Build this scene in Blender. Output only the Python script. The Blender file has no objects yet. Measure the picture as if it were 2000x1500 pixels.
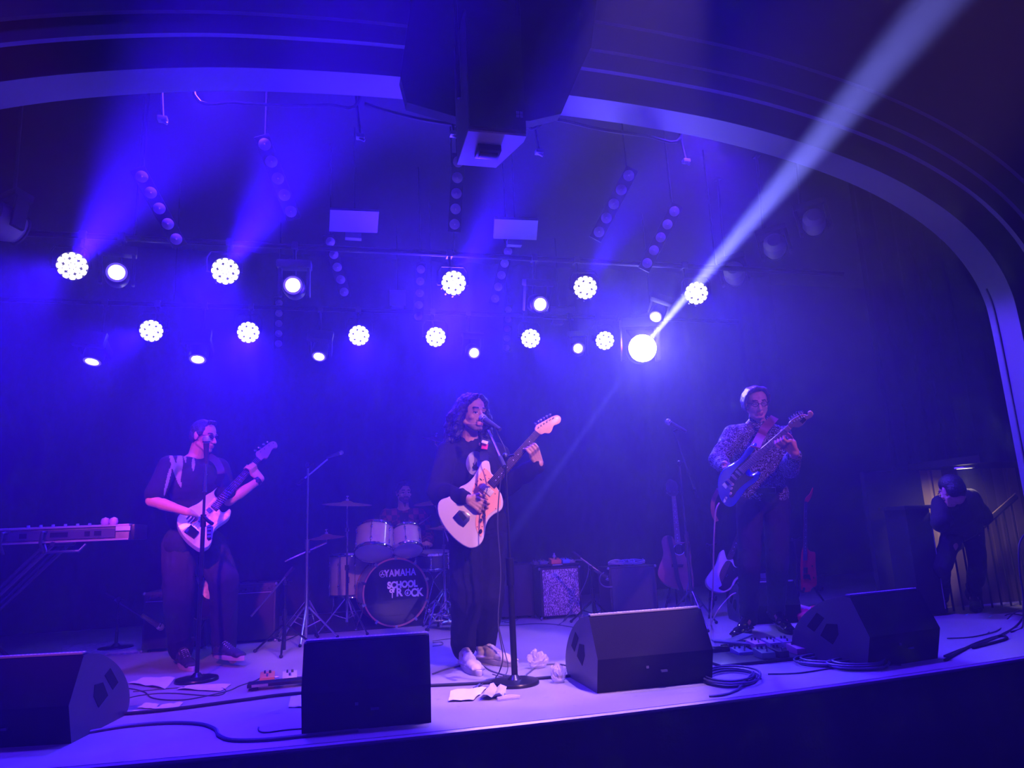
import bpy, bmesh, math, random
import numpy as np
from mathutils import Vector, Matrix, Quaternion, noise
random.seed(7)
PI = math.pi
sc = bpy.context.scene
COL = sc.collection

# ------------------------------------------------------------------ camera
# stage top is z = 0, X runs along the stage, Y runs upstage; the camera stands in the audience
F_PX = 1387.0
EYE = Vector((0, 0, 0.83))
_y, _p, _r = math.radians(14.4), math.radians(11.7), math.radians(2.66)
FWD = Vector((math.sin(_y) * math.cos(_p), math.cos(_y) * math.cos(_p), math.sin(_p)))
_r0 = Vector((math.cos(_y), -math.sin(_y), 0))
_u0 = _r0.cross(FWD)
RGT = _r0 * math.cos(_r) - _u0 * math.sin(_r)
UPV = _u0 * math.cos(_r) + _r0 * math.sin(_r)
cd = bpy.data.cameras.new('camera')
cd.sensor_width = 36
cd.lens = F_PX / 2000 * 36
cd.clip_start = 0.05
cam = bpy.data.objects.new('camera', cd)
COL.objects.link(cam)
cam.matrix_world = Matrix.Translation(EYE) @ Matrix((RGT, UPV, -FWD)).transposed().to_4x4()
sc.camera = cam

def ray(x, y):
    return FWD + RGT * ((x - 1000) / F_PX) - UPV * ((y - 750) / F_PX)
def atz(x, y, z=0.0):
    d = ray(x, y); return EYE + d * ((z - EYE.z) / d.z)
def aty(x, y, Y):
    d = ray(x, y); return EYE + d * (Y / d.y)
def atx(x, y, X):
    d = ray(x, y); return EYE + d * (X / d.x)
def proj(p):
    v = Vector(p) - EYE; z = v.dot(FWD)
    return 1000 + F_PX * v.dot(RGT) / z, 750 - F_PX * v.dot(UPV) / z

# ------------------------------------------------------------------ colour management and world
sc.view_settings.view_transform = 'Standard'
sc.view_settings.look = 'None'
sc.view_settings.gamma = 1
sc.view_settings.use_curve_mapping = False
sc.view_settings.exposure = 0.0
cy = sc.cycles
cy.use_denoising = True
cy.max_bounces = 4
cy.diffuse_bounces = 2
cy.glossy_bounces = 2
cy.transmission_bounces = 4
cy.transparent_max_bounces = 4
cy.volume_bounces = 0
cy.caustics_reflective = False
cy.caustics_refractive = False
cy.sample_clamp_indirect = 4
w = bpy.data.worlds.new('world')
sc.world = w
w.use_nodes = True
w.node_tree.nodes['Background'].inputs[0].default_value = (0.02, 0.0, 1.0, 1)
w.node_tree.nodes['Background'].inputs[1].default_value = 0.08

# ------------------------------------------------------------------ stage light: spots of the rig and front of house, plus added washes
BLUE = (0.027, 0.003, 1.0)
def spot(p, target, power, angle, color=BLUE, blend=0.5, size=0.06):
    l = bpy.data.lights.new('spot', 'SPOT')
    l.energy = power; l.color = color; l.spot_size = math.radians(angle); l.spot_blend = blend
    l.shadow_soft_size = size
    o = bpy.data.objects.new('spot', l); COL.objects.link(o)
    o.location = p
    o.rotation_euler = (Vector(target) - Vector(p)).to_track_quat('-Z', 'Y').to_euler()
    return o
# lamps of the rig: pixel in the photograph, distance upstage
PAR_UP = [((141, 520), 5.5), ((440, 530), 5.5), ((886, 553), 5.5), ((1143, 562), 5.5), ((1360, 573), 5.5)]
PAR_LO = [((296, 646), 6.95), ((485, 649), 6.95), ((701, 655), 6.95), ((851, 658), 6.95), ((1036, 661), 6.95), ((1181, 665), 6.95)]
par_aim = []
UP_T = [aty(540, -20, 2.2), aty(790, -20, 2.2), aty(1180, 60, 2.4), aty(1420, 60, 2.4), aty(1500, 200, 2.6)]
for i, (px, Y) in enumerate(PAR_UP):
    p = aty(px[0], px[1], Y); t = UP_T[i]
    d = (t - p).normalized()
    par_aim.append((p, t))
    spot(p + d * 0.11, t, [11000, 11000, 5500, 3500, 1500][i], 16, blend=1.0)
    spot(p + d * 0.11, (p.x + [-.7, -.3, 0, 0, 0][i], 3.2, 0.9), [1800, 1500, 850, 600, 500][i], 56, blend=1.0)
for i, (px, Y) in enumerate(PAR_LO):
    p = aty(px[0], px[1], Y)
    t = Vector((p.x + [-.9, .2, .0, .2, .3, .8][i], 3.9, 1.05))
    d = (t - p).normalized()
    par_aim.append((p, t))
    spot(p + d * 0.11, t, [1150, 1200, 800, 700, 620, 580][i], 46, blend=1.0)
# dazzling moving head and its beam, then added spots for the lower streak and glow
KEY = aty(1254, 681, 6.6)
_kt = aty(1850, -20, 1.4)
spot(KEY + (_kt - KEY).normalized() * .15, _kt, 190000, 2.0, (0.20, 0.21, 1.0), 1.0, 0.02)
_kt2 = aty(1000, 1045, 6.95)
spot(KEY + (_kt2 - KEY).normalized() * .15, _kt2, 36000, 3.8, (0.12, 0.12, 1.0), 0.9, 0.02)
spot(KEY + Vector((0, -.2, 0)), EYE + Vector((0, 0, .3)), 430, 150, (0.13, 0.10, 1.0), 1.0, 0.05)
# added blue washes: from the front, downward behind the arch, and on the arch itself
spot((-2.5, 1.2, 4.6), (0.6, 5.0, 0), 330, 95, (0.038, 0.005, 1.0), 1.0, .3)
spot((4.3, 1.2, 4.6), (1.6, 4.6, 0), 380, 66, (0.038, 0.005, 1.0), 1.0, .3)
spot((-.8, 4.62, 4.22), (-.6, 4.1, 0), 1500, 110, (0.058, 0.012, 1.0), 1.0, .2)
spot((2.9, 4.62, 4.1), (2.9, 4.1, 0), 1500, 110, (0.058, 0.012, 1.0), 1.0, .2)
spot((3.1, 5.3, 3.0), (5.08, 4.24, 1.3), 700, 50, (0.09, 0.03, 1.0), 0.6, .05)
spot((1.0, 6.2, 2.7), (0.6, 4.2, 3.6), 1300, 150, (0.04, 0.010, 1.0), 1.0, .3)
# added lavender spot brightening the floor beside the singer, pink front spots on the players
spot((2.1, 2.7, 6.2), (1.13, 3.83, 0), 3600, 16, (0.50, 0.26, 1.0), 0.35, .05)
spot((2.7, -1.0, 4.2), (1.05, 4.25, 0.62), 2000, 18, (1.0, 0.42, 0.55), 0.3, .06)
spot((-1.6, -1.0, 4.2), (-0.9, 5.0, 0.45), 1000, 19, (1.0, 0.16, 0.7), 0.8, .06)
spot((-1.5, -1.0, 4.3), (-0.95, 5.6, 1.15), 2000, 10, (1.0, 0.10, 0.32), 0.8, .06)
spot((3.2, -1.0, 4.2), (2.75, 4.6, 1.15), 620, 15, (1.0, 0.25, 0.60), 0.8, .06)
spot((1.0, -1.0, 4.2), (0.6, 6.9, 0.7), 900, 14, (1.0, 0.30, 0.65), 0.9, .06)
# ------------------------------------------------------------------ materials
MC = {}
def mat(name, col=(.5, .5, .5), rough=.6, metal=0.0, emit=None, estr=0.0, bump=0.0, bscale=60.0, var=0.0, vscale=8.0, spec=.5, coat=0.0, alpha=1.0, trans=0.0):
    if name in MC: return MC[name]
    m = bpy.data.materials.new(name); m.use_nodes = True
    nt = m.node_tree; b = nt.nodes['Principled BSDF']
    b.inputs['Base Color'].default_value = (*col, 1)
    b.inputs['Roughness'].default_value = rough
    b.inputs['Metallic'].default_value = metal
    b.inputs['Specular IOR Level'].default_value = spec
    b.inputs['Coat Weight'].default_value = coat
    b.inputs['Transmission Weight'].default_value = trans
    b.inputs['Alpha'].default_value = alpha
    if emit:
        b.inputs['Emission Color'].default_value = (*emit, 1)
        b.inputs['Emission Strength'].default_value = estr
        m.cycles.emission_sampling = 'NONE'
    if bump or var:
        tc = nt.nodes.new('ShaderNodeTexCoord')
        if bump:
            n = nt.nodes.new('ShaderNodeTexNoise'); n.inputs['Scale'].default_value = bscale; n.inputs['Detail'].default_value = 3
            bp = nt.nodes.new('ShaderNodeBump'); bp.inputs['Strength'].default_value = bump; bp.inputs['Distance'].default_value = .01
            nt.links.new(tc.outputs['Object'], n.inputs['Vector'])
            nt.links.new(n.outputs['Fac'], bp.inputs['Height']); nt.links.new(bp.outputs[0], b.inputs['Normal'])
        if var:
            n = nt.nodes.new('ShaderNodeTexNoise'); n.inputs['Scale'].default_value = vscale; n.inputs['Detail'].default_value = 5
            r = nt.nodes.new('ShaderNodeValToRGB')
            r.color_ramp.elements[0].position = .35; r.color_ramp.elements[1].position = .68
            r.color_ramp.elements[0].color = (*[c * (1 - var) for c in col], 1)
            r.color_ramp.elements[1].color = (*[min(1, c * (1 + var)) for c in col], 1)
            nt.links.new(tc.outputs['Object'], n.inputs['Vector'])
            nt.links.new(n.outputs['Fac'], r.inputs[0]); nt.links.new(r.outputs[0], b.inputs['Base Color'])
    MC[name] = m
    return m
BLACK = mat('black_paint', (.012, .012, .014), .55, bump=.1, bscale=200)
BLKMETAL = mat('black_metal', (.02, .02, .022), .35, .6)
CHROME = mat('chrome', (.8, .8, .82), .12, 1.0)
STEEL = mat('brushed_steel', (.55, .55, .58), .3, 1.0)
RUBBER = mat('rubber', (.015, .015, .016), .8)
CABLE = mat('cable_jacket', (.045, .045, .05), .45)
WHITE = mat('white_plastic', (.8, .8, .8), .35)

# ------------------------------------------------------------------ mesh helpers
class MB:
    """collects shapes and links them as ONE mesh object"""
    def __init__(s): s.bm = bmesh.new(); s.mi = 0
    def _add(s, vs, fs, M=None):
        out = [s.bm.verts.new(M @ Vector(v) if M else v) for v in vs]
        for f in fs:
            try:
                k = s.bm.faces.new([out[i] for i in f]); k.material_index = s.mi; k.smooth = True
            except ValueError: pass
        return out
    def box(s, c, d, M=None):
        x, y, z = [k / 2 for k in d]; c = Vector(c)
        vs = [c + Vector((sx * x, sy * y, sz * z)) for sz in (-1, 1) for sy in (-1, 1) for sx in (-1, 1)]
        s._add(vs, [(0, 2, 3, 1), (4, 5, 7, 6), (0, 1, 5, 4), (2, 6, 7, 3), (0, 4, 6, 2), (1, 3, 7, 5)], M); return s
    def tube(s, pts, r, n=8, cap=True, M=None):
        pts = [Vector(p) for p in pts]
        rr = r if isinstance(r, (list, tuple)) else [r] * len(pts)
        rings = []
        t0 = (pts[1] - pts[0]).normalized()
        a = t0.orthogonal().normalized()
        for i, p in enumerate(pts):
            t = (pts[min(i + 1, len(pts) - 1)] - pts[max(i - 1, 0)])
            if t.length < 1e-9: t = t0.copy()
            t.normalize()
            a = (a - t * a.dot(t))
            a = a.normalized() if a.length > 1e-6 else t.orthogonal().normalized()
            b = t.cross(a)
            rings.append([p + (a * math.cos(2 * PI * k / n) + b * math.sin(2 * PI * k / n)) * rr[i] for k in range(n)])
        vs = [v for g in rings for v in g]
        fs = [(i * n + k, i * n + (k + 1) % n, (i + 1) * n + (k + 1) % n, (i + 1) * n + k) for i in range(len(pts) - 1) for k in range(n)]
        if cap: fs += [tuple(range(n))[::-1], tuple((len(pts) - 1) * n + k for k in range(n))]
        s._add(vs, fs, M); return s
    def lathe(s, prof, n=24, M=None):
        """prof: (radius, z) pairs; radius 0 at an end closes it"""
        vs = []; rows = []
        for r, z in prof:
            if r < 1e-6: rows.append([len(vs)]); vs.append((0, 0, z))
            else:
                rows.append(list(range(len(vs), len(vs) + n)))
                vs += [(r * math.cos(2 * PI * k / n), r * math.sin(2 * PI * k / n), z) for k in range(n)]
        fs = []
        for A, B in zip(rows, rows[1:]):
            for k in range(n):
                k2 = (k + 1) % n
                if len(A) == 1 and len(B) > 1: fs.append((A[0], B[k2], B[k]))
                elif len(B) == 1 and len(A) > 1: fs.append((A[k], A[k2], B[0]))
                elif len(A) > 1: fs.append((A[k], A[k2], B[k2], B[k]))
        s._add(vs, fs, M); return s
    def prism(s, poly, h0, h1, M=None):
        """2-D outline extruded between two heights"""
        n = len(poly)
        vs = [(p[0], p[1], h0) for p in poly] + [(p[0], p[1], h1) for p in poly]
        fs = [tuple(range(n))[::-1], tuple(range(n, 2 * n))] + [(k, (k + 1) % n, n + (k + 1) % n, n + k) for k in range(n)]
        s._add(vs, fs, M); return s
    def ell(s, c, r, n=12, M=None):
        c = Vector(c); r = (r, r, r) if isinstance(r, (int, float)) else r
        prof = [(math.sin(PI * i / n), -math.cos(PI * i / n)) for i in range(n + 1)]
        T = Matrix.Translation(c) @ Matrix.Diagonal((*r, 1))
        return s.lathe(prof, n * 2, (M @ T) if M else T)
    def quad(s, a, b, c, d):
        s._add([a, b, c, d], [(0, 1, 2, 3)]); return s
    def build(s, name, m=None, parent=None, bevel=0.0, sharp=35, seg=2):
        bmesh.ops.recalc_face_normals(s.bm, faces=s.bm.faces)
        me = bpy.data.meshes.new(name)
        if bevel:
            ed = [e for e in s.bm.edges if e.is_manifold and e.calc_face_angle(0) > math.radians(40)]
            bmesh.ops.bevel(s.bm, geom=ed, offset=bevel, segments=seg, affect='EDGES', profile=.6, clamp_overlap=True)
            for f in s.bm.faces: f.smooth = True
        for e in s.bm.edges:
            if e.is_manifold and e.calc_face_angle(0) > math.radians(sharp): e.smooth = False
        s.bm.to_mesh(me); s.bm.free()
        for k in (m if isinstance(m, (list, tuple)) else [m]):
            if k: me.materials.append(k)
        o = bpy.data.objects.new(name, me); COL.objects.link(o)
        if parent: o.parent = parent
        return o
def tag(o, label=None, cat=None, group=None, kind=None):
    if label: o['label'] = label
    if cat: o['category'] = cat
    if group: o['group'] = group
    if kind: o['kind'] = kind
    return o
def empty(name, loc=(0, 0, 0), label=None, cat=None, group=None, rot=None):
    o = bpy.data.objects.new(name, None); COL.objects.link(o)
    o.location = loc; o.empty_display_size = .1
    if rot: o.rotation_euler = rot
    return tag(o, label, cat, group)
def frame(loc, z, x=None):
    """matrix whose local +Z looks along z"""
    z = Vector(z).normalized()
    x = Vector(x) if x is not None else (Vector((1, 0, 0)) if abs(z.x) < .9 else Vector((0, 1, 0)))
    x = (x - z * x.dot(z)).normalized(); y = z.cross(x)
    return Matrix.Translation(Vector(loc)) @ Matrix((x, y, z)).transposed().to_4x4()
def copy_tree(o, parent=None):
    c = o.copy(); COL.objects.link(c)
    if parent: c.parent = parent
    for ch in list(KIDS.get(o.name, [])):
        k = ch.copy(); COL.objects.link(k); k.parent = c
        for g in KIDS.get(ch.name, []):
            q = g.copy(); COL.objects.link(q); q.parent = k
    return c
KIDS = {}
def note_kids(o):
    """remember the parts of a thing so that copy_tree can follow them"""
    KIDS[o.name] = [c for c in COL.objects if c.parent == o]
    for c in KIDS[o.name]: KIDS[c.name] = [g for g in COL.objects if g.parent == c]
    return o
def catmull(pts, n=6, closed=False):
    pts = [Vector(p) for p in pts]; N = len(pts); out = []
    for i in range(N if closed else N - 1):
        if closed: a, b, c, d = pts[(i - 1) % N], pts[i], pts[(i + 1) % N], pts[(i + 2) % N]
        else: a, b, c, d = pts[max(i - 1, 0)], pts[i], pts[i + 1], pts[min(i + 2, N - 1)]
        for k in range(n):
            t = k / n
            out.append(.5 * ((2 * b) + (c - a) * t + (2 * a - 5 * b + 4 * c - d) * t * t + (3 * b - a - 3 * c + d) * t ** 3))
    if not closed: out.append(pts[-1])
    return out
def text_mesh(name, body, size, m, parent, M, extrude=.0008, sx=1.0, spacing=1.0, offset=0.0, shear=0.0):
    cu = bpy.data.curves.new(name, 'FONT'); cu.body = body; cu.size = size; cu.extrude = extrude
    cu.align_x = 'CENTER'; cu.align_y = 'CENTER'; cu.space_character = spacing; cu.offset = offset; cu.shear = shear
    t = bpy.data.objects.new(name, cu); COL.objects.link(t)
    me = bpy.data.meshes.new_from_object(t.evaluated_get(bpy.context.evaluated_depsgraph_get()))
    bpy.data.objects.remove(t)
    me.transform(M @ Matrix.Diagonal((sx, 1, 1, 1)))
    me.materials.clear(); me.materials.append(m)
    o = bpy.data.objects.new(name, me); COL.objects.link(o); o.parent = parent
    return o
# ------------------------------------------------------------------ the setting
def struct(o): o['kind'] = 'structure'; return o
# stage floor: front edge bows slightly towards the audience
ACX = 1.02
def front_y(x): return 3.29 + 0.055 * ((x - 1.1) / 1.5) ** 2 if x < 4.2 else 3.29 + 0.055 * 4.27
floor_m = bpy.data.materials.new('stage_floor'); floor_m.use_nodes = True
_nt = floor_m.node_tree; _b = _nt.nodes['Principled BSDF']
_tc = _nt.nodes.new('ShaderNodeTexCoord')
_n1 = _nt.nodes.new('ShaderNodeTexNoise'); _n1.inputs['Scale'].default_value = 1.6; _n1.inputs['Detail'].default_value = 6
_n2 = _nt.nodes.new('ShaderNodeTexNoise'); _n2.inputs['Scale'].default_value = 14; _n2.inputs['Detail'].default_value = 8; _n2.inputs['Roughness'].default_value = .7
_mx = _nt.nodes.new('ShaderNodeMix'); _mx.data_type = 'RGBA'; _mx.blend_type = 'MULTIPLY'; _mx.inputs[0].default_value = 1
_r1 = _nt.nodes.new('ShaderNodeValToRGB'); _r1.color_ramp.elements[0].position = .3; _r1.color_ramp.elements[0].color = (.31, .30, .30, 1); _r1.color_ramp.elements[1].position = .7; _r1.color_ramp.elements[1].color = (.42, .40, .40, 1)
_r2 = _nt.nodes.new('ShaderNodeValToRGB'); _r2.color_ramp.elements[0].position = .27; _r2.color_ramp.elements[0].color = (.35, .35, .35, 1); _r2.color_ramp.elements[1].position = .38; _r2.color_ramp.elements[1].color = (1, 1, 1, 1)
for a, b in ((_tc.outputs['Object'], _n1.inputs[0]), (_tc.outputs['Object'], _n2.inputs[0]), (_n1.outputs[0], _r1.inputs[0]), (_n2.outputs[0], _r2.inputs[0]), (_r1.outputs[0], _mx.inputs[6]), (_r2.outputs[0], _mx.inputs[7]), (_mx.outputs[2], _b.inputs['Base Color'])): _nt.links.new(a, b)
_b.inputs['Roughness'].default_value = .42
xs = [-7 + .25 * i for i in range(69)]
m = MB()
poly = [(x, front_y(x)) for x in xs] + [(10, 9.3), (-7, 9.3)]
m.prism(poly, -.028, 0)
struct(m.build('floor', floor_m, sharp=20))
# stage front below the lip, and the audience floor
m = MB()
for a, b in zip(xs, xs[1:]):
    m.quad((a, front_y(a) + .03, -1.0), (b, front_y(b) + .03, -1.0), (b, front_y(b) + .03, -.028), (a, front_y(a) + .03, -.028))
struct(m.build('wall_stage_front', mat('stage_front_black', (.012, .012, .015), .75, bump=.2)))
m = MB(); m.tube([(x, front_y(x) - .004, -.012) for x in xs], .011, 6)
struct(m.build('trim_1', mat('stage_edge_trim', (.6, .58, .58), .35)))
m = MB(); m.box((1.5, 1.0, -1.03), (17, 5.4, .06)); struct(m.build('floor_audience', mat('house_floor', (.02, .02, .022), .8)))
# walls and ceiling of the stage house
curtain_m = mat('black_curtain', (.016, .016, .02), .9, bump=.25, bscale=30)
def curtain(name, x0, x1, y, z0, z1, amp=.05, step=.05, m_=None, wl=.32):
    m = MB(); n = int((x1 - x0) / step)
    pts = [(x0 + (x1 - x0) * i / n, y + amp * math.sin(2 * PI * (x0 + (x1 - x0) * i / n) / wl + .7 * math.sin(i * .37))) for i in range(n + 1)]
    zz = [z0, z1]
    vs = [(px, py, z) for z in zz for px, py in pts]
    fs = [(i, i + 1, n + 2 + i, n + 1 + i) for i in range(n)]
    m._add(vs, fs)
    return m.build(name, m_ or curtain_m, sharp=80)
struct(curtain('wall_back', -6.9, 6.35, 8.9, 0, 4.4, .03))
m = MB(); m.box((1.5, 9.25, 2), (17.2, .1, 6.2)); struct(m.build('wall_rear_house', BLACK))
m = MB(); m.box((-7.05, 4.0, 2.5), (.1, 11, 7)); struct(m.build('wall_left', BLACK))
m = MB(); m.box((10.05, 4.0, 2.5), (.1, 11, 7)); struct(m.build('wall_right', BLACK))
m = MB(); m.box((1.5, 6.9, 4.45), (17.2, 4.8, .1)); struct(m.build('ceiling', mat('ceiling_black', (.02, .02, .022), .9)))
# proscenium: half profile (offset from the centre line, height)
HALF = [(0, 3.745), (.6, 3.74), (1.1, 3.72), (1.7, 3.67), (2.25, 3.58), (2.75, 3.46), (3.15, 3.32), (3.5, 3.14), (3.75, 2.95), (3.93, 2.73), (4.03, 2.5), (4.06, 2.25), (4.065, 1.6), (4.065, .8), (4.065, 0)]
_h = catmull([Vector((a, b, 0)) for a, b in HALF], 5)
PROF = [(-p.x, p.y) for p in reversed(_h)][:-1] + [(p.x, p.y) for p in _h]
def grow(prof, g, gy=None):
    out = []
    n = len(prof)
    for i, p in enumerate(prof):
        a, b = Vector(prof[max(i - 1, 0)]), Vector(prof[min(i + 1, n - 1)])
        t = (b - a).normalized(); out.append((p[0] - t.y * g, p[1] + t.x * g))
    return out
def arch_ring(name, g, y0, y1, g2, mlip, depth_lip):
    """an arch: soffit from y1 (upstage) to y0, then a face at y0 rising to grow g2"""
    A = grow(PROF, g); B = grow(PROF, g2)
    m = MB()
    n = len(A)
    P = lambda q, y: (ACX + q[0], y, q[1])
    m.mi = 0
    for i in range(n - 1):
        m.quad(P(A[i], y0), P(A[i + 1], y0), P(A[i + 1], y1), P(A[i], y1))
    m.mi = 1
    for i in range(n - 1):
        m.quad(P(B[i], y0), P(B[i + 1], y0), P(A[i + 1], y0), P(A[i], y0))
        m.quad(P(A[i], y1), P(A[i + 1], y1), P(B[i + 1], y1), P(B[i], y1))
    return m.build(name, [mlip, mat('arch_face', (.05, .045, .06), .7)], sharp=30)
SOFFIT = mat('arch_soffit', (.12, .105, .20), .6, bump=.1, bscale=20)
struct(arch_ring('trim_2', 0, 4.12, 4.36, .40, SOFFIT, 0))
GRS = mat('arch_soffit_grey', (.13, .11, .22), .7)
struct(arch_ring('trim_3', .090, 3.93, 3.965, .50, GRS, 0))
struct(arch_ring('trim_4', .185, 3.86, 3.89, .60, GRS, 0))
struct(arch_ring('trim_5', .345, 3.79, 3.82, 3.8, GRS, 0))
# groove that runs down the arch's inner side
g_ = grow(PROF, -.004)
m = MB(); m.tube([(ACX + q[0], 4.30, q[1]) for q in g_ if q[0] > 4.0], .008, 6); struct(m.build('trim_6', mat('groove_dark', (.08, .08, .09), .8)))
# dark drapes closing the right wing, the panelled alcove with its low ceiling under them
side_m = mat('side_drape', (.010, .010, .012), .9, bump=.2, bscale=25)
ZAL = aty(1883, 912, 4.98).z + .012
m = MB(); m.box((aty(1822, 1100, 5.43).x - .30, 5.44, ZAL / 2), (.60, .05, ZAL)); struct(m.build('wall_wing', mat('wing_black', (.008, .008, .010), .9)))
LX = aty(1738, 900, 5.9).x
struct(curtain('wall_drape_upstage', LX, 9.0, 5.9, 0, 4.4, .03, .04, side_m, .2))
struct(curtain('wall_drape_right', 5.12, 9.0, 4.70, ZAL, 4.3, .03, .05, side_m, .3))
m = MB(); m.box((7.1, 5.12, ZAL + .035), (3.9, .78, .06)); struct(m.build('ceiling_alcove', mat('alcove_ceiling', (.012, .011, .010), .95, spec=.1)))
wood = mat('pale_boards', (.30, .22, .14), .7)
nt = wood.node_tree; b = nt.nodes['Principled BSDF']
tc = nt.nodes.new('ShaderNodeTexCoord'); sp = nt.nodes.new('ShaderNodeSeparateXYZ'); mu = nt.nodes.new('ShaderNodeMath'); mu.operation = 'MULTIPLY'; mu.inputs[1].default_value = 7.0
fl = nt.nodes.new('ShaderNodeMath'); fl.operation = 'FLOOR'; wn = nt.nodes.new('ShaderNodeTexWhiteNoise'); wn.noise_dimensions = '1D'
rp = nt.nodes.new('ShaderNodeValToRGB'); rp.color_ramp.elements[0].color = (.10, .07, .05, 1); rp.color_ramp.elements[1].color = (.42, .31, .21, 1)
for a, c in ((tc.outputs['Object'], sp.inputs[0]), (sp.outputs['X'], mu.inputs[0]), (mu.outputs[0], fl.inputs[0]), (fl.outputs[0], wn.inputs['W']), (wn.outputs['Value'], rp.inputs[0]), (rp.outputs[0], b.inputs['Base Color'])): nt.links.new(a, c)
m = MB()
k = 0
x = aty(1822, 1100, 5.43).x
while x < 8.6:
    m.box((x + .066, 5.45, ZAL / 2), (.134, .03 + .02 * (k % 2), ZAL)); x += .143; k += 1
struct(m.build('wall_alcove', wood))

# haze in the whole room
m = MB(); m.box((1.5, 4.9, 1.7), (16.8, 8.2, 5.3))
hz = m.build('haze', None)
hm = bpy.data.materials.new('stage_haze'); hm.use_nodes = True
nt = hm.node_tree; nt.nodes.remove(nt.nodes['Principled BSDF'])
vs_ = nt.nodes.new('ShaderNodeVolumeScatter')
vs_.inputs['Color'].default_value = (1, 1, 1, 1); vs_.inputs['Density'].default_value = .020; vs_.inputs['Anisotropy'].default_value = .5
nt.links.new(vs_.outputs[0], nt.nodes['Material Output'].inputs['Volume'])
hz.data.materials.append(hm)
tag(hz, 'thin theatrical haze hanging over the whole stage and catching the blue beams', 'haze', kind='stuff')
# ------------------------------------------------------------------ the lighting rig
LEDM = mat('led_lens_lit', (.9, .85, .9), .3, emit=(1.0, .88, 1.0), estr=5)
LAMPM = mat('lamp_lens_lit', (.9, .9, .9), .3, emit=(1.0, .93, 1.0), estr=9)
HOUSE = mat('fixture_black', (.03, .03, .035), .45)
RINGM = mat('fixture_ring', (.35, .32, .4), .35)
par_proto = None
def make_par():
    """LED par can, face along local +Z, face centre at the origin"""
    t = empty('led_par_light')
    m = MB(); m.lathe([(0, -.20), (.06, -.20), (.085, -.17), (.105, -.05), (.112, .0), (.116, .02), (.108, .02), (.104, -.005), (0, -.005)], 32)
    for k in range(10):
        a = 2 * PI * k / 10
        m.box((0, 0, 0), (.012, .035, .12), Matrix.Rotation(a, 4, 'Z') @ Matrix.Translation((0, .092, -.12)))
    m.build('housing', HOUSE, t)
    m = MB(); m.lathe([(.0, 0), (.104, 0), (.104, .002), (0, .002)], 32); m.build('face_plate', HOUSE, t)
    def lens(x, y, r):
        m = MB(); m.lathe([(r, 0), (r, .008), (r * .8, .016), (r * .45, .021), (0, .023)], 14, Matrix.Translation((x, y, .002)))
        m.build('lens', LEDM, t)
    for k in range(12): lens(.087 * math.cos(2 * PI * k / 12), .087 * math.sin(2 * PI * k / 12), .0215)
    for k in range(6): lens(.045 * math.cos(2 * PI * k / 6 + .3), .045 * math.sin(2 * PI * k / 6 + .3), .0215)
    lens(0, 0, .021)
    m = MB()
    m.tube([(-.135, 0, -.1), (-.135, .12, -.16), (-.1, .17, -.18), (.1, .17, -.18), (.135, .12, -.16), (.135, 0, -.1)], .009, 6)
    m.tube([(-.14, 0, -.1), (-.10, 0, -.1)], .012, 8); m.tube([(.14, 0, -.1), (.10, 0, -.1)], .012, 8)
    m.build('yoke', HOUSE, t)
    return note_kids(t)
def hang(o, p, Y=None, z=None):
    """clamp arm from a lamp's yoke up to its pipe, or to the ceiling"""
    Y = p.y + .10 if Y is None else Y
    z = 4.42 if z is None else z
    a = Vector((p.x, p.y + .16, p.z + .10)); b = Vector((p.x, Y, z))
    m = MB(); m.tube([a, a * .3 + b * .7, b], .013, 8); m.box(b, (.05, .07, .06)); k = m.build('hanging_clamp', HOUSE)
    k.data.transform(o.matrix_world.inverted()); k.parent = o
par0 = make_par()
names_u = ['far left of the upper row, largest in view', 'second from the left in the upper row', 'middle of the upper row, under the hung loudspeaker', 'fourth of the upper row, above the bright moving head side', 'right end of the upper row, beside the white beam']
names_l = ['left end of the lower row', 'second from the left in the lower row, above the bassist', 'third of the lower row, left of centre', 'fourth of the lower row, above the drummer', 'fifth of the lower row, right of the singer', 'right end of the lower row, next to the dazzling lamp']
for i, (p, t) in enumerate(par_aim):
    o = par0 if i == 0 else copy_tree(par0)
    # the face looks where the beam goes, mostly towards the audience
    d = ((t - p).normalized() * .5 + (Vector(EYE) - p).normalized() * 1.0).normalized()
    q = frame(p, d, (1, 0, 0))
    s = .93
    o.matrix_world = q @ Matrix.Scale(s, 4)
    hang(o, p, *((5.68, 3.18) if i < 5 else (7.13, 3.12)))
    tag(o, 'lit cluster LED par light, ' + (names_u + names_l)[i], 'stage light', 'LED par lights of the rig')
# pipes that carry the rows
for Y, z, nm, lab in ((5.68, 3.18, 'lighting_pipe', 'black lighting pipe carrying the upper row of par lights'), (7.13, 3.12, 'lighting_pipe', 'black lighting pipe carrying the lower, farther row of par lights')):
    m = MB(); m.tube([(-5.5, Y, z), (4.6 if Y > 6 else 4.9, Y, z)], .024, 10); root = m.build(nm, BLKMETAL)
    tag(root, lab, 'pipe')
    for x in (-4, -1.5, 1, 3.5):
        m = MB(); m.tube([(x, Y, z), (x, Y, 4.42)], .008, 6); m.build('hanger', BLKMETAL, root)
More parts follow.
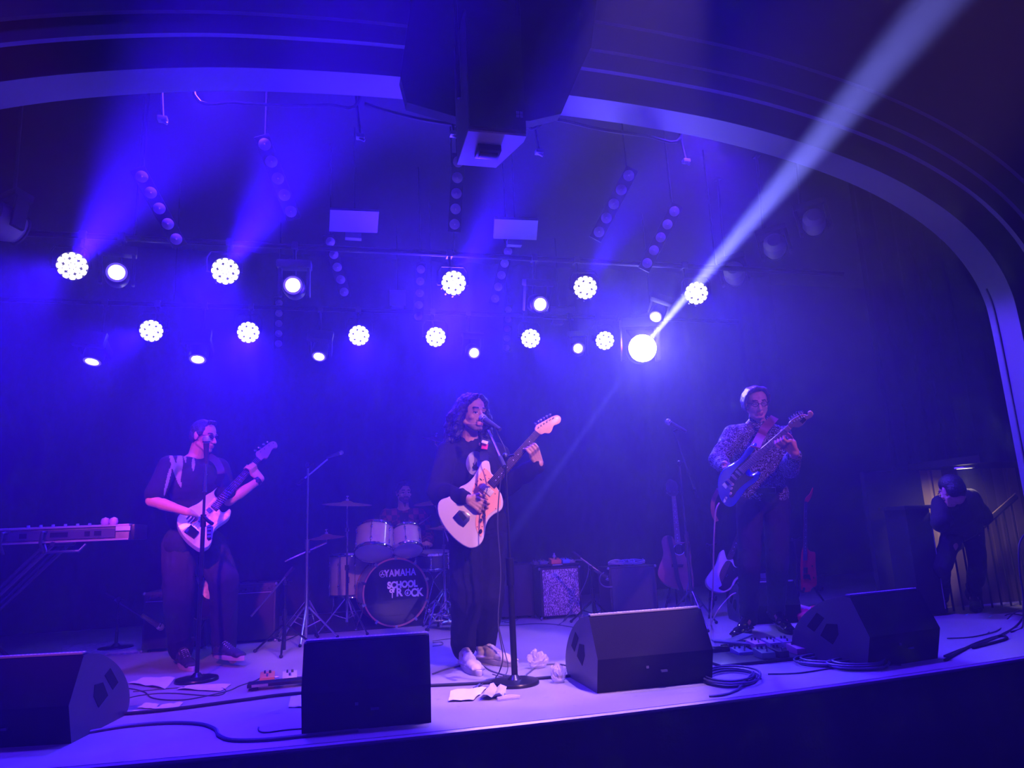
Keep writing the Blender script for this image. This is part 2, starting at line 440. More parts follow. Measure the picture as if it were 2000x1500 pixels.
# moving heads with a round white lens inside a dark tube
def make_head(bright=True):
    t = empty('moving_head_light')
    m = MB(); m.lathe([(0, -.24), (.07, -.23), (.095, -.16), (.10, -.04), (.098, .03), (.090, .045), (.082, .04), (.078, -.03), (0, -.03)], 28)
    m.build('head', HOUSE, t)
    m = MB(); m.lathe([(.082, .0), (.083, .043), (.064, .045), (.058, .0)], 28); m.build('lens_ring', mat('head_ring', (.4, .36, .5), .3, emit=(.35, .22, 1.0), estr=.35), t)
    m = MB(); m.lathe([(0, .01), (.03, .02), (.058, .0), (.058, -.02), (0, -.02)], 24); m.build('lens', LAMPM, t)
    m = MB()
    for s in (-1, 1): m.box((s * .125, .06, -.09), (.03, .28, .10))
    m.box((0, .215, -.09), (.30, .07, .16)); m.build('yoke', HOUSE, t, bevel=.01)
    return note_kids(t)
def aim(o, p, d, s=1.0, up=(1, 0, 0)):
    o.matrix_world = frame(p, d, up) @ Matrix.Scale(s, 4)
mh0 = make_head()
D = Vector
heads = [((228, 534), 5.6, D((.25, -1, -.12)), 1.0, 'left moving head with a round white lens, beside the largest par light'),
         ((573, 559), 5.6, D((-.05, -1, -.12)), 1.0, 'moving head with a glowing white lens, right of the second par light'),
         ((1053, 594), 5.6, D((.0, -1, -.40)), .95, 'moving head with a round white lens, right of the middle par light'),
         ((182, 700), 6.9, D((-.1, -.35, -1)), 1.0, 'moving head pointing down, far left under the lower row'),
         ((387, 696), 6.9, D((.0, -.45, -1)), 1.0, 'moving head pointing down, between the first two lower par lights'),
         ((624, 692), 6.9, D((-.15, -.6, -1)), .9, 'moving head pointing down, left of the third lower par light'),
         ((925, 688), 6.9, D((.0, -1, -.50)), .85, 'moving head above the singer with a small round lens'),
         ((1129, 681), 6.9, D((-.35, -1, -.15)), .85, 'moving head turned left, beside the last lower par light'),
         ((1282, 616), 6.5, D((-.6, -.6, -.75)), .85, 'small tilted moving head above the dazzling lamp')]
for i, (px, Y, d, s, lab) in enumerate(heads):
    o = mh0 if i == 0 else copy_tree(mh0)
    aim(o, aty(px[0], px[1], Y), d, s * .88)
    hang(o, aty(px[0], px[1], Y), *((5.68, 3.18) if Y < 6 else (7.13, 3.12)))
    tag(o, lab, 'moving head', 'moving head lights of the rig')
# the dazzling one
o = empty('moving_head_light')
m = MB(); m.lathe([(0, -.26), (.09, -.25), (.12, -.16), (.125, -.02), (.118, .03), (0, .03)], 28); m.build('head', HOUSE, o)
m = MB(); m.lathe([(.118, .03), (.105, .055), (.07, .075), (0, .085)], 28); m.build('lens', mat('dazzling_lens', (1, 1, 1), .3, emit=(1, .97, 1), estr=60), o)
m = MB()
for s in (-1, 1): m.box((s * .15, .06, -.1), (.035, .32, .12))
m.box((0, .235, -.1), (.34, .08, .18)); m.build('yoke', HOUSE, o, bevel=.01)
aim(o, KEY, (Vector(EYE) + Vector((1.2, 0, .9)) - KEY), 1.2)
hang(o, KEY, 7.13, 3.12)
tag(o, 'dazzling white moving head throwing a narrow beam up to the right', 'moving head')
# backs of further moving heads along the right side
for px, Y, lab, r in (((1590, 433), 5.1, 'blue-lit oval moving head, highest of three on the right side', .095), ((1513, 481), 5.6, 'blue-lit moving head, middle one of three on the right side', .10), ((1434, 534), 6.1, 'blue-lit moving head, lowest of three on the right side', .10), ((2, 432), 5.2, 'unlit moving head cut by the left edge of the frame', .12)):
    t = empty('moving_head_light')
    m = MB(); m.lathe([(0, .12), (r * .6, .115), (r, .07), (r * 1.04, -.05), (r * .8, -.12), (0, -.13)], 26); m.build('head', mat('fixture_grey', (.38, .38, .42), .4), t)
    m = MB(); m.lathe([(0, 0), (r * .9, 0), (r * .9, .01), (0, .01)], 20, Matrix.Translation((0, 0, -.135))); m.build('lens', mat('unlit_lens', (.1, .1, .12), .1), t)
    m = MB()
    for s in (-1, 1): m.box((s * (r + .03), .03, -.02), (.03, .25, .09))
    m.box((0, .17, -.02), (2 * r + .09, .06, .13)); m.build('yoke', HOUSE, t, bevel=.008)
    aim(t, aty(px[0], px[1], Y), D((-.55, -.75, .15)), 1.0)
    hang(t, aty(px[0], px[1], Y))
    tag(t, lab, 'moving head', 'unlit moving heads')
# ceiling strips of five round lenses
strips = [((277, 345), (344, 467), 4.9, 'left-most strip of five round lenses, above the left par lights'), ((517, 282), (568, 413), 4.8, 'strip of five round lenses nearest the arch, left of the loudspeaker'),
          ((895, 316), (888, 438), 4.9, 'strip of five round lenses straight under the hung loudspeaker'), ((1228, 343), (1170, 453), 5.0, 'strip of five round lenses right of the loudspeaker'),
          ((1317, 413), (1264, 514), 5.25, 'strip of five round lenses above the dazzling lamp'), ((645, 472), (672, 570), 6.1, 'strip of five round lenses below the left flat panel'),
          ((822, 526), (817, 618), 6.4, 'strip of five small lenses left of the middle par light'), ((992, 491), (967, 583), 6.2, 'strip of five small lenses below the right flat panel'),
          ((993, 605), (989, 679), 7.9, 'far strip of five small lenses above the singer'), ((545, 592), (544, 671), 7.9, 'far strip of five small lenses left of centre')]
LENSM = mat('strip_lens', (.5, .4, .52), .25, coat=.4)
for a, b, Y, lab in strips:
    pa, pb = aty(*a, Y), aty(*b, Y + .22)
    d = (pb - pa).normalized(); L = (pb - pa).length; r = L / 4 * .35
    t = empty('strip_light', pa, lab, 'strip light', 'strip lights of five lenses')
    nz = EYE - (pa + pb) / 2; nz = (nz - d * nz.dot(d)).normalized()
    Mx = Matrix((d.cross(nz), d, nz)).transposed().to_4x4()
    m = MB(); m.box((0, L / 2, -.035), (r * 2.5, L + r * 3, .06), Mx); m.build('housing', mat('strip_housing', (.006, .006, .008), .8), t, bevel=.006)
    m = MB(); m.tube([Vector((0, .03, 0)), Vector((0, .05, 4.42 - pa.z))], .008, 6); m.build('hanger', BLKMETAL, t)
    m0 = None
    for k in range(5):
        if m0 is None:
            m = MB(); m.lathe([(r, -.006), (r, .004), (r * .86, .008), (r * .5, .014), (r * .12, .018), (0, .030)], 20, Mx); m0 = m.build('lens', LENSM, t)
            dot = MB().lathe([(r * .16, .016), (0, .034)], 10, Mx).build('bulb', mat('bulb_glass', (.9, .7, .8), .1), m0)
        else:
            q = m0.copy(); COL.objects.link(q); q.location = d * (L * k / 4)
            e = dot.copy(); COL.objects.link(e); e.parent = q
# flat panels hung from the ceiling
PANEL = mat('ceiling_panel', (.20, .18, .30), .6)
for c4, Y, lab in ((((645, 410), (740, 414), (737, 455), (643, 452)), 5.9, 'flat rectangular panel tilted down, left of the hung loudspeaker'), (((966, 428), (1051, 431), (1048, 469), (964, 466)), 5.9, 'flat rectangular panel tilted down, right of the left one'),
                   (((761, 570), (793, 570), (793, 597), (761, 597)), 7.9, 'small square panel between the two lamp rows'), (((1066, 602), (1124, 602), (1120, 626), (1062, 624)), 8.0, 'far flat panel half hidden right of the middle moving head')):
    t = empty('ceiling_panel', aty(*c4[0], Y), lab, 'panel', 'flat panels hung from the ceiling')
    P4 = [aty(*c4[0], Y - .12), aty(*c4[1], Y - .12), aty(*c4[2], Y + .12), aty(*c4[3], Y + .12)]
    n = (P4[1] - P4[0]).cross(P4[3] - P4[0]).normalized() * .03
    if n.y < 0: n = -n
    o0 = t.location
    m = MB(); vs = [p - o0 for p in P4] + [p + n - o0 for p in P4]
    m._add(vs, [(0, 1, 2, 3), (7, 6, 5, 4), (0, 4, 5, 1), (1, 5, 6, 2), (2, 6, 7, 3), (3, 7, 4, 0)]); m.build('panel_board', PANEL, t)
    m = MB(); cc = (P4[2] + P4[3]) / 2 - o0
    m.box(cc + Vector((0, .05, -.02)), (.14, .06, .05)); m.build('bracket', PANEL, t)
    m = MB(); top = (P4[0] + P4[1]) / 2 - o0 + Vector((0, .06, 0))
    m.tube([top, top + Vector((0, 0, 4.42 - (top + o0).z))], .006, 6); m.build('hanger', BLKMETAL, t)
# hung loudspeaker with the dark shroud behind it
YS = 3.30
a, b = aty(915, 255, YS), aty(1028, 258, YS)
ztop = aty(915, 18, YS).z; zb = (a.z + b.z) / 2
t = empty('hanging_speaker', ((a.x + b.x) / 2, YS, zb), 'tall dark loudspeaker hung at the centre of the arch', 'loudspeaker')
w_ = (b.x - a.x); h_ = ztop - zb
m = MB(); m.mi = 0
m.prism([(-w_ / 2, 0), (w_ / 2, 0), (w_ / 2, .06), (w_ * .22, .36), (-w_ * .5, .36)], 0, h_); m.build('cabinet', mat('speaker_cabinet_grey', (.10, .10, .11), .5), t, bevel=.004)
m = MB(); m.box((0, -.008, h_ / 2), (w_ * .97, .016, h_ * .97)); m.build('grille', mat('speaker_grille', (.012, .012, .014), .6, bump=.6, bscale=500), t)
m = MB(); m.prism([(-w_ / 2, .004), (w_ / 2, .004), (w_ / 2, .06), (w_ * .22, .355), (-w_ * .5, .355)], -.012, 0); m.build('bottom_panel', mat('speaker_bottom', (.33, .32, .36), .5), t)
m = MB(); m.box((-.02, .16, -.03), (.13, .10, .035)); m.box((-.02, .16, -.05), (.10, .05, .02)); m.build('mount_plate', BLKMETAL, t, bevel=.003)
m = MB()
for ix in (-1, 1):
    for iz in (-1, 1): m.box((w_ * .38 + ix * .010, -.018, .10 + iz * .010), (.016, .004, .016))
m.build('badge', mat('badge_silver', (.35, .35, .4), .4), t)
m = MB()
for s in (-1, 1): m.tube([(s * (w_ / 2 + .02), .12, h_ * .35), (s * (w_ / 2 + .03), .12, h_ + .6)], .012, 8)
m.build('hanging_bracket', BLKMETAL, t)
YQ = 3.76
q = [aty(*k, YQ) for k in ((803, -60), (803, 7), (782, 150), (795, 200), (905, 232), (1035, 236), (1096, 222), (1130, 143), (1155, 90), (1172, -60))]
m = MB(); c0 = q[4]
pl = [(p.x - c0.x, p.z - c0.z) for p in q]
m.prism(pl, -.08, .0, Matrix(((1, 0, 0, 0), (0, 0, -1, 0), (0, 1, 0, 0), (0, 0, 0, 1))))
t = m.build('rigging_shroud', mat('shroud_cloth', (.014, .014, .018), .9, bump=.2, bscale=20)); t.location = c0
tag(t, 'wide dark cloth shroud behind the hung loudspeaker, hiding the middle of the arch', 'drape')
# ribbons of cable and fabric swagged behind the arch
sw = [([(380, 186), (460, 200), (560, 206), (640, 205), (700, 198)], 'pale cable swag left under the arch', .012), ([(712, 203), (760, 218), (820, 233), (905, 247)], 'pale cable swag running up to the loudspeaker', .014), ([(1030, 244), (1080, 233), (1170, 252), (1260, 265), (1330, 268)], 'pale cable swag right of the loudspeaker', .012)]
for pts, lab, r in sw:
    P = [aty(x, y, 4.55) for x, y in pts]
    P = [Vector((P[0].x - .03, 4.58, 4.42))] + P + [Vector((P[-1].x + .03, 4.58, 4.42))] if pts[0][0] != 712 else P
    P = catmull(P, 5)
    m = MB(); m.tube(P, r, 6); tag(m.build('cable_swag', mat('pale_cable', (.03, .03, .045), .6)), lab, 'cable', 'cable swags under the arch')
# droplight hooks: small clamps on stems below the arch
for px, Y, lab in (((318, 233), 4.7, 'small clamp on a long rod, left below the arch'), ((704, 267), 4.7, 'small clamp on a rod left of the loudspeaker'), ((1053, 297), 4.8, 'small clamp right below the loudspeaker'), ((887, 262), 4.5, 'small clamp beside the left edge of the loudspeaker'), ((1340, 315), 4.9, 'small clamp hung right of centre below the arch')):
    p = aty(*px, Y); t = empty('pipe_clamp', p, lab, 'clamp', 'small clamps below the arch')
    m = MB(); m.box((0, 0, 0), (.06, .05, .03)); m.tube([(-.02, 0, 0), (.03, 0, -.03)], .012, 6); m.build('jaw', mat('clamp_metal', (.2, .2, .24), .4), t, bevel=.004)
    m = MB(); m.tube([(0, 0, .01), (-.04, .02, .45), (-.06, .04, 4.42 - p.z)], .010, 6); m.build('rod', mat('rod_grey', (.03, .03, .04), .5), t)
# ------------------------------------------------------------------ people: bodies grown from tapered limbs into one skin
V = Vector
def P_(x, y, Y): return aty(x, y, Y)
class Soft:
    """tapered limbs and ovals fused into ONE smooth closed mesh"""
    def __init__(s): s.m = MB()
    def cap(s, a, ra, b, rb, flat=1.0, fdir=None):
        a, b = V(a), V(b); L = (b - a).length
        if L < 1e-5: b = a + V((0, 0, 1e-3)); L = 1e-3
        prof = []; n = 5
        for i in range(n + 1):
            t = -PI / 2 + PI / 2 * i / n; prof.append((max(0, ra * math.cos(t)), ra * math.sin(t)))
        for i in range(n + 1):
            t = PI / 2 * i / n; prof.append((max(0, rb * math.cos(t)), L + rb * math.sin(t)))
        prof[0] = (0, prof[0][1]); prof[-1] = (0, prof[-1][1])
        M = frame(a, b - a, fdir)
        if flat != 1.0: M = M @ Matrix.Diagonal((flat, 1, 1, 1))
        s.m.lathe(prof, 14, M); return s
    def chain(s, pts, rs):
        for i in range(len(pts) - 1): s.cap(pts[i], rs[i], pts[i + 1], rs[i + 1])
        return s
    def ell(s, c, r, B=None):
        M = Matrix.Translation(V(c))
        if B is not None: M = M @ B
        M = M @ Matrix.Diagonal((*r, 1))
        prof = [(math.sin(PI * i / 12), -math.cos(PI * i / 12)) for i in range(13)]
        prof[0] = (0, -1); prof[-1] = (0, 1)
        s.m.lathe(prof, 20, M); return s
    def box(s, c, d, B=None):
        M = Matrix.Translation(V(c))
        if B is not None: M = M @ B
        s.m.box((0, 0, 0), d, M); return s
    def build(s, name, mats, base, parent=None, voxel=.006, smooth=3, disp=None, matfn=None):
        bmesh.ops.recalc_face_normals(s.m.bm, faces=s.m.bm.faces)
        me = bpy.data.meshes.new('raw'); s.m.bm.to_mesh(me); s.m.bm.free()
        o = bpy.data.objects.new('raw', me); COL.objects.link(o)
        r = o.modifiers.new('r', 'REMESH'); r.mode = 'VOXEL'; r.voxel_size = voxel; r.adaptivity = 0
        if smooth:
            k = o.modifiers.new('s', 'SMOOTH'); k.iterations = smooth; k.factor = .5
        out = bpy.data.meshes.new_from_object(o.evaluated_get(bpy.context.evaluated_depsgraph_get()))
        bpy.data.objects.remove(o); bpy.data.meshes.remove(me)
        out.name = name
        nv = len(out.vertices)
        co = np.empty(nv * 3, np.float32); out.vertices.foreach_get('co', co); co = co.reshape(-1, 3)
        if disp:
            no = np.empty(nv * 3, np.float32); out.vertices.foreach_get('normal', no); no = no.reshape(-1, 3)
            dd = np.array([disp(V(c)) for c in co], np.float32)
            co = co + no * dd[:, None]
        out.materials.clear()
        for q in (mats if isinstance(mats, (list, tuple)) else [mats]): out.materials.append(q)
        if matfn:
            idx = np.zeros(len(out.polygons), np.int32)
            for f in out.polygons:
                idx[f.index] = matfn(V(co[list(f.vertices)].mean(0)))
            out.polygons.foreach_set('material_index', idx)
        co = co - np.array(base, np.float32)
        out.vertices.foreach_set('co', co.astype(np.float32).ravel())
        out.polygons.foreach_set('use_smooth', np.ones(len(out.polygons), bool))
        out.update()
        ob = bpy.data.objects.new(name, out); COL.objects.link(ob)
        if parent: ob.parent = parent
        else: ob.location = base
        return ob
def folds(scale, amp, seed=0, stretch=(1, 1, .45)):
    off = V((seed * 3.1, seed * 1.7, seed))
    def f(p):
        q = V((p.x * stretch[0], p.y * stretch[1], p.z * stretch[2])) * scale + off
        return amp * (1 - abs(noise.noise(q)) * 3.2) * .6 + amp * .4 * noise.noise(q * 2.7)
    return f
def hand(S, wrist, d, n, s, curl=(.5, .6, .6, .7), thumb=.7, k=1.0, sp=.10):
    """open hand: d along it, n the way the palm faces, s=+1/-1 which side the thumb leaves"""
    d = V(d).normalized(); n = V(n); n = (n - d * n.dot(d)).normalized(); t = d.cross(n) * s
    w = V(wrist)
    for i in range(4):
        lat = (1.45 - i) * .0215 * k
        kn = w + d * (.088 - abs(i - 1.2) * .004) * k + t * lat
        S.cap(w + t * lat * .55 + d * .01, .0155 * k, kn, .0115 * k)
        L = [(.042, .026, .021), (.046, .030, .022), (.042, .028, .021), (.034, .021, .018)][i]
        dd = (d + t * sp * (1.4 - i)).normalized(); p = kn; a = 0; r = [.0098, .0088, .0080, .0068]
        for j, c in enumerate((.75, 1.15, .75)):
            a += c * curl[i]
            q = p + (dd * math.cos(a) + n * math.sin(a)) * L[j] * k
            S.cap(p, r[j] * k, q, r[j + 1] * k); p = q
    b0 = w + d * .022 * k + t * .024 * k
    b1 = b0 + (d * .55 + t * .8 + n * .35).normalized() * .040 * k
    b2 = b1 + (d * .85 + t * (.5 - thumb * .4) + n * .45 * thumb).normalized() * .034 * k
    b3 = b2 + (d * .9 + t * (.2 - thumb * .5) + n * .35 * thumb).normalized() * .026 * k
    S.chain([w + d * .01, b0, b1, b2, b3], [.019 * k, .018 * k, .0125 * k, .0108 * k, .0088 * k])
def fret_hand(S, G, a0, wrist, k=1.0, hw=.024, thick=.022, step=.021):
    """left hand closed round a neck; G has columns along neck, towards the bass edge, towards the front"""
    def g(a, b, n): return G.W(a, b, n)
    w = V(wrist)
    for i in range(4):
        a = a0 + (1.5 - i) * step
        kn = g(a, -hw - .010, .008)
        S.cap(w + (g(a, 0, 0) - g(a0, 0, 0)) * .5, .016 * k, kn, .0125 * k)
        x = .005 * (i - 1)
        p1 = g(a + .001, -hw + .006 + x * .3, .046 + .003 * (i % 2)); p2 = g(a + .003, .006 + x, .050); p3 = g(a + .003, .018 + x, .026)
        S.chain([kn, p1, p2, p3], [.0115 * k, .0100 * k, .0090 * k, .0076 * k])
    S.cap(w, .020 * k, g(a0 + .015, -hw - .030, -.018), .021 * k)
    S.chain([g(a0 + .010, -hw - .030, -.020), g(a0 + .025, -hw + .004, -thick - .014), g(a0 + .032, hw - .002, -thick - .010), g(a0 + .038, hw + .016, -.006)], [.019 * k, .014 * k, .0115 * k, .009 * k])
def head(S, C, f, u, k=1.0, ears=True, jaw=1.0):
    f = V(f).normalized(); u = V(u); u = (u - f * u.dot(f)).normalized(); r = f.cross(u)
    B = Matrix((r, f, u)).transposed()
    def g(a, b, c): return C + (r * a + f * b + u * c) * k
    B4 = B.to_4x4()
    def e(c, q): S.ell(g(*c), [x * k for x in q], B4)
    e((0, -.012, .030), (.074, .094, .084))
    e((0, .026, -.018), (.060 * jaw, .058, .084))
    e((0, .010, -.055), (.056 * jaw, .055, .050))
    e((0, .060, -.096), (.026, .022, .018))
    for s in (-1, 1):
        S.cap(g(s * .052 * jaw, .0, -.055), .020 * k, g(s * .018, .058, -.096), .018 * k)
        e((s * .041, .054, -.030), (.021, .018, .018))
        e((s * .031, .066, -.001), (.0145, .0130, .0115))
        e((s * .010, .095, -.037), (.008, .009, .007))
        if ears:
            e((s * .078, -.008, -.008), (.008, .019, .031)); e((s * .083, -.014, .004), (.007, .012, .022))
    S.cap(g(-.036, .074, .020), .012 * k, g(.036, .074, .020), .012 * k)
    S.cap(g(0, .082, .008), .0075 * k, g(0, .104, -.033), .0115 * k)
    S.cap(g(-.019, .083, -.062), .0065 * k, g(.019, .083, -.062), .0065 * k)
    S.cap(g(-.016, .082, -.074), .0078 * k, g(.016, .082, -.074), .0078 * k)
    e((0, .082, -.067), (.014, .012, .016))
    Bi = B.transposed()
    def loc(p): return (Bi @ (p - C)) / k
    return g, loc
SKIN = {}
def skin(n, c): return mat(n, c, .5, bump=.05, bscale=150, spec=.4)
LIP = mat('lips', (.42, .14, .13), .45)
BROW = mat('brow_hair', (.03, .02, .018), .8)
EYEM = mat('eye_dark', (.02, .015, .015), .2)
EYEW = mat('eye_white', (.7, .68, .66), .3)
def facefn(loc, beard=None, open_=True):
    """which material a face of the body gets: 0 skin, 1 lips, 2 brow, 3 eye dark, 4 eye white, 5 stubble or beard"""
    def fn(p):
        q = loc(p)
        if q.length > .16 or q.y < .02: return 0
        x, y, z = abs(q.x), q.y, q.z
        if y > .062 and .014 < x < .050 and abs(z - (.026 - (x - .03) ** 2 * 8)) < .0052: return 2
        if y > .055:
            if abs(z + .001) < .0035 and .018 < x < .044: return 3
            if open_ and abs(z + .003) < .006 and .020 < x < .042: return 3 if abs(x - .031) < .006 else 4
            if x < .024 and (-.0785 < z < -.0575) and y > .077: return 1
        if beard and beard(x, y, z): return 5
        return 0
    return fn
def shoe(name, heel, toe, base, parent, upper, sole_m, sole_h=.028, w=.048, lift=0.0, lace=None, boot=.0):
    """shoe with the foot's outline: heel and toe are ground points"""
    heel, toe = V(heel), V(toe); a = toe - heel; L = a.length; a.normalize()
    up = V((0, 0, 1)); up = (up - a * up.dot(a)).normalized(); r = a.cross(up)
    h = heel + V((0, 0, lift))
    def g(x, y, z): return h + a * (x * L) + r * y + up * z
    S = Soft(); Bs = Matrix((r, a, up)).transposed().to_4x4(); zs = sole_h
    S.ell(g(.16, 0, zs + .030), (.038, .050, .045), Bs); S.ell(g(.15, 0, zs + .062 + boot), (.040, .044, .040), Bs)
    S.ell(g(.42, 0, zs + .030), (.040, .075, .042), Bs); S.ell(g(.66, 0, zs + .014), (.046, .075, .034), Bs)
    S.ell(g(.84, 0, zs + .008), (.042, .052, .026), Bs); S.cap(g(.22, 0, zs + .078), .028, g(.58, 0, zs + .034), .026)
    S.box(g(.5, 0, zs + .006), (w * 1.7, L * .86, .014), Bs)
    o = S.build(name, upper, base, parent, .005, 3)
    m = MB(); n = 22; poly = []
    for i in range(n):
        t = 2 * PI * i / n; c, s_ = math.cos(t), math.sin(t)
        x = .5 + .52 * c; y = s_ * (w if c > -.1 else w * .82) * (1 - .12 * c * c)
        poly.append((x, y))
    vs = [g(x, y, 0) - V(base) for x, y in poly] + [g(x, y * 1.02, zs + .004) - V(base) for x, y in poly]
    m._add(vs, [tuple(range(n))[::-1], tuple(range(n, 2 * n))] + [(i, (i + 1) % n, n + (i + 1) % n, n + i) for i in range(n)])
    so = m.build('sole', sole_m, o, bevel=.004)
    if lace:
        m = MB()
        for i in range(5):
            x = .36 + i * .06; z = zs + .084 - i * .0085
            m.tube([g(x, -.022, z - .006) - V(base), g(x + .01, 0, z + .003) - V(base), g(x, .022, z - .006) - V(base)], .0038, 6)
        m.build('lace', lace, o)
    return o
def basis(fwd, up=(0, 0, 1)):
    u = V(up).normalized(); f = V(fwd); f = (f - u * f.dot(u)).normalized(); r = f.cross(u)
    return Matrix((r, f, u)).transposed().to_4x4()
TOCAM = lambda p: (V((EYE.x, EYE.y, p.z)) - p).normalized()
RIGHT = V((RGT.x, RGT.y, 0)).normalized()

def person(spec):
    """one figure from its joints; returns body object and the head helper"""
    J = {k: (P_(*v) if len(v) == 3 and not isinstance(v, Vector) else v) for k, v in spec['J'].items()}
    base = spec['base']; k = spec.get('k', 1.0); bw = spec.get('bulk', 1.0)
    sk = spec['skin']
    S = Soft()
    C = J['head']
    g, loc = head(S, C, spec['hf'], spec.get('hu', (0, 0, 1)), spec.get('hk', 1.0), jaw=spec.get('jaw', 1.0))
    shR, shL, hip = J['shR'], J['shL'], J['hip']
    neck = (shR + shL) / 2 + V((0, 0, .035))
    if 'neck' in J: neck = J['neck']
    S.cap(g(0, -.025, -.05), .054, neck, .060)
    S.cap(neck, .055, (shR + neck) / 2 - V((0, 0, .03)), .044); S.cap(neck, .055, (shL + neck) / 2 - V((0, 0, .03)), .044)
    up = (neck - hip).normalized()
    B = basis(up.cross(shR - shL), up)
    chest = (shR + shL) / 2 - up * .14
    S.cap(shR, .052, shL, .052)
    S.ell(chest, (.165 * bw, .105 * bw, .17), B)
    S.ell((chest + hip) / 2, (.145 * bw, .10 * bw, .17), B)
    S.ell(hip, (.165 * bw, .115 * bw, .12), B)
    # arms
    S.chain([shR, J['elR'], J['wrR']], [.052, .040, .0265]); S.chain([shL, J['elL'], J['wrL']], [.052, .040, .0265])
    S.cap((J['elR'] * .7 + J['wrR'] * .3), .041, J['wrR'] * .6 + J['elR'] * .4, .034)
    S.cap((J['elL'] * .7 + J['wrL'] * .3), .041, J['wrL'] * .6 + J['elL'] * .4, .034)
    for fn in spec['hands']: fn(S, J)
    # legs and feet
    for s in 'RL':
        S.chain([J['hip' + s], J['kn' + s], J['an' + s]], [.085, .055, .038])
        t = spec['feet'][s]
        S.cap(J['an' + s], .036, V(t[0]) * .35 + V(t[1]) * .65 + V((0, 0, .045)), .028)
    body = S.build('person', [sk, LIP, BROW, EYEM, EYEW, spec.get('beardm', BROW)], base, None, .0042, 2, None, facefn(loc, spec.get('beard'), spec.get('open', True)))
    tag(body, spec['label'], 'person')
    return body, J, g, loc, B, neck, chest, hip, up
def shirt(body, spec, J, B, neck, chest, hip, up, name, mt, sleeves, hem, loose=.02, seed=1, amp=.008, collar=True, matfn=None, cuff=.0):
    bw = spec.get('bulk', 1.0); base = spec['base']
    S = Soft()
    shR, shL = J['shR'], J['shL']
    S.cap(shR, .058 + loose * .5, shL, .058 + loose * .5)
    S.cap(shR * .5 + neck * .5 - up * .022, .055, shR, .056 + loose * .4); S.cap(shL * .5 + neck * .5 - up * .022, .055, shL, .056 + loose * .4)
    S.cap(neck - up * .042, .068, neck - up * .07, .090)
    if spec.get('crew'): S.cap(neck - up * .02, .068, neck + up * spec['crew'], .064)
    S.ell(chest, (.178 * bw + loose, .118 * bw + loose * .7, .185), B)
    S.ell((chest + hip) / 2, (.162 * bw + loose, .115 * bw + loose, .20), B)
    hp = hip - up * hem
    S.cap(hp + (B.to_3x3() @ V((-.09 * bw, 0, .06))), .085 * bw + loose, hp + (B.to_3x3() @ V((.09 * bw, 0, .06))), .085 * bw + loose)
    for s, tt in zip('RL', sleeves):
        a, e, w_ = J['sh' + s], J['el' + s], J['wr' + s]
        if tt <= 1: S.cap(a, .060 + loose * .5, a + (e - a) * tt, .052 + loose * .7)
        else:
            S.cap(a, .060 + loose * .5, e, .048 + loose * .8)
            S.cap(e, .048 + loose * .8, e + (w_ - e) * (tt - 1), .033 + loose * .45 + cuff)
    return S.build(name, mt, base, body, .0075, 2, folds(9, amp, seed), matfn)
def trousers(body, spec, J, B, hip, up, name, mt, r=(.105, .085, .075), seed=2, amp=.009, low=.0, top=.04):
    base = spec['base']; bw = spec.get('bulk', 1.0)
    S = Soft()
    S.ell(hip + up * top * .5, (.170 * bw, .125 * bw, .115), B)
    for s in 'RL':
        a, k_, n = J['hip' + s], J['kn' + s], J['an' + s]
        S.cap(a, r[0], k_, r[1]); S.cap(k_, r[1], n - V((0, 0, low)), r[2])
        S.cap(hip - up * .03, r[0], a, r[0])
    return S.build(name, mt, base, body, .008, 2, folds(8, amp, seed, (1, 1, .8)))
# ------------------------------------------------------------------ guitars
class GP:
    """plane of a guitar: origin at the tail, a along the neck, b towards the bass edge, n out of the front"""
    def __init__(s, A, YA, Bp, L, sign=1, nh=None):
        s.A = P_(A[0], A[1], YA); d = ray(*Bp); o = EYE - s.A
        a_, b_, c_ = d.dot(d), 2 * d.dot(o), o.dot(o) - L * L
        D_ = b_ * b_ - 4 * a_ * c_
        t = (-b_ + sign * math.sqrt(D_)) / (2 * a_) if D_ > 0 else -b_ / (2 * a_)
        s.B = EYE + d * t
        s.a = (s.B - s.A).normalized(); s.L = (s.B - s.A).length
        nh = V(nh) if nh is not None else (EYE - s.A)
        s.n = (nh - s.a * nh.dot(s.a)).normalized(); s.b = s.n.cross(s.a)
        s.M = Matrix((s.a, s.b, s.n)).transposed().to_4x4(); s.M.translation = s.A
    def loc(s, x, y, h=0.0):
        d = ray(x, y); o = s.A + s.n * h
        t = (o - EYE).dot(s.n) / d.dot(s.n); p = EYE + d * t - s.A
        return (p.dot(s.a), p.dot(s.b))
    def tr(s, pts, h=0.0, ox=0, oy=0, k=1): return [s.loc(ox + x / k, oy + y / k, h) for x, y in pts]
    def W(s, a, b, n): return s.M @ V((a, b, n))
def smooth2(pts, n=4, closed=True): return [(p.x, p.y) for p in catmull([V((x, y, 0)) for x, y in pts], n, closed)]
ROSE = mat('rosewood', (.035, .014, .012), .75, spec=.2)
MAPLE = mat('maple', (.68, .42, .24), .35, coat=.3)
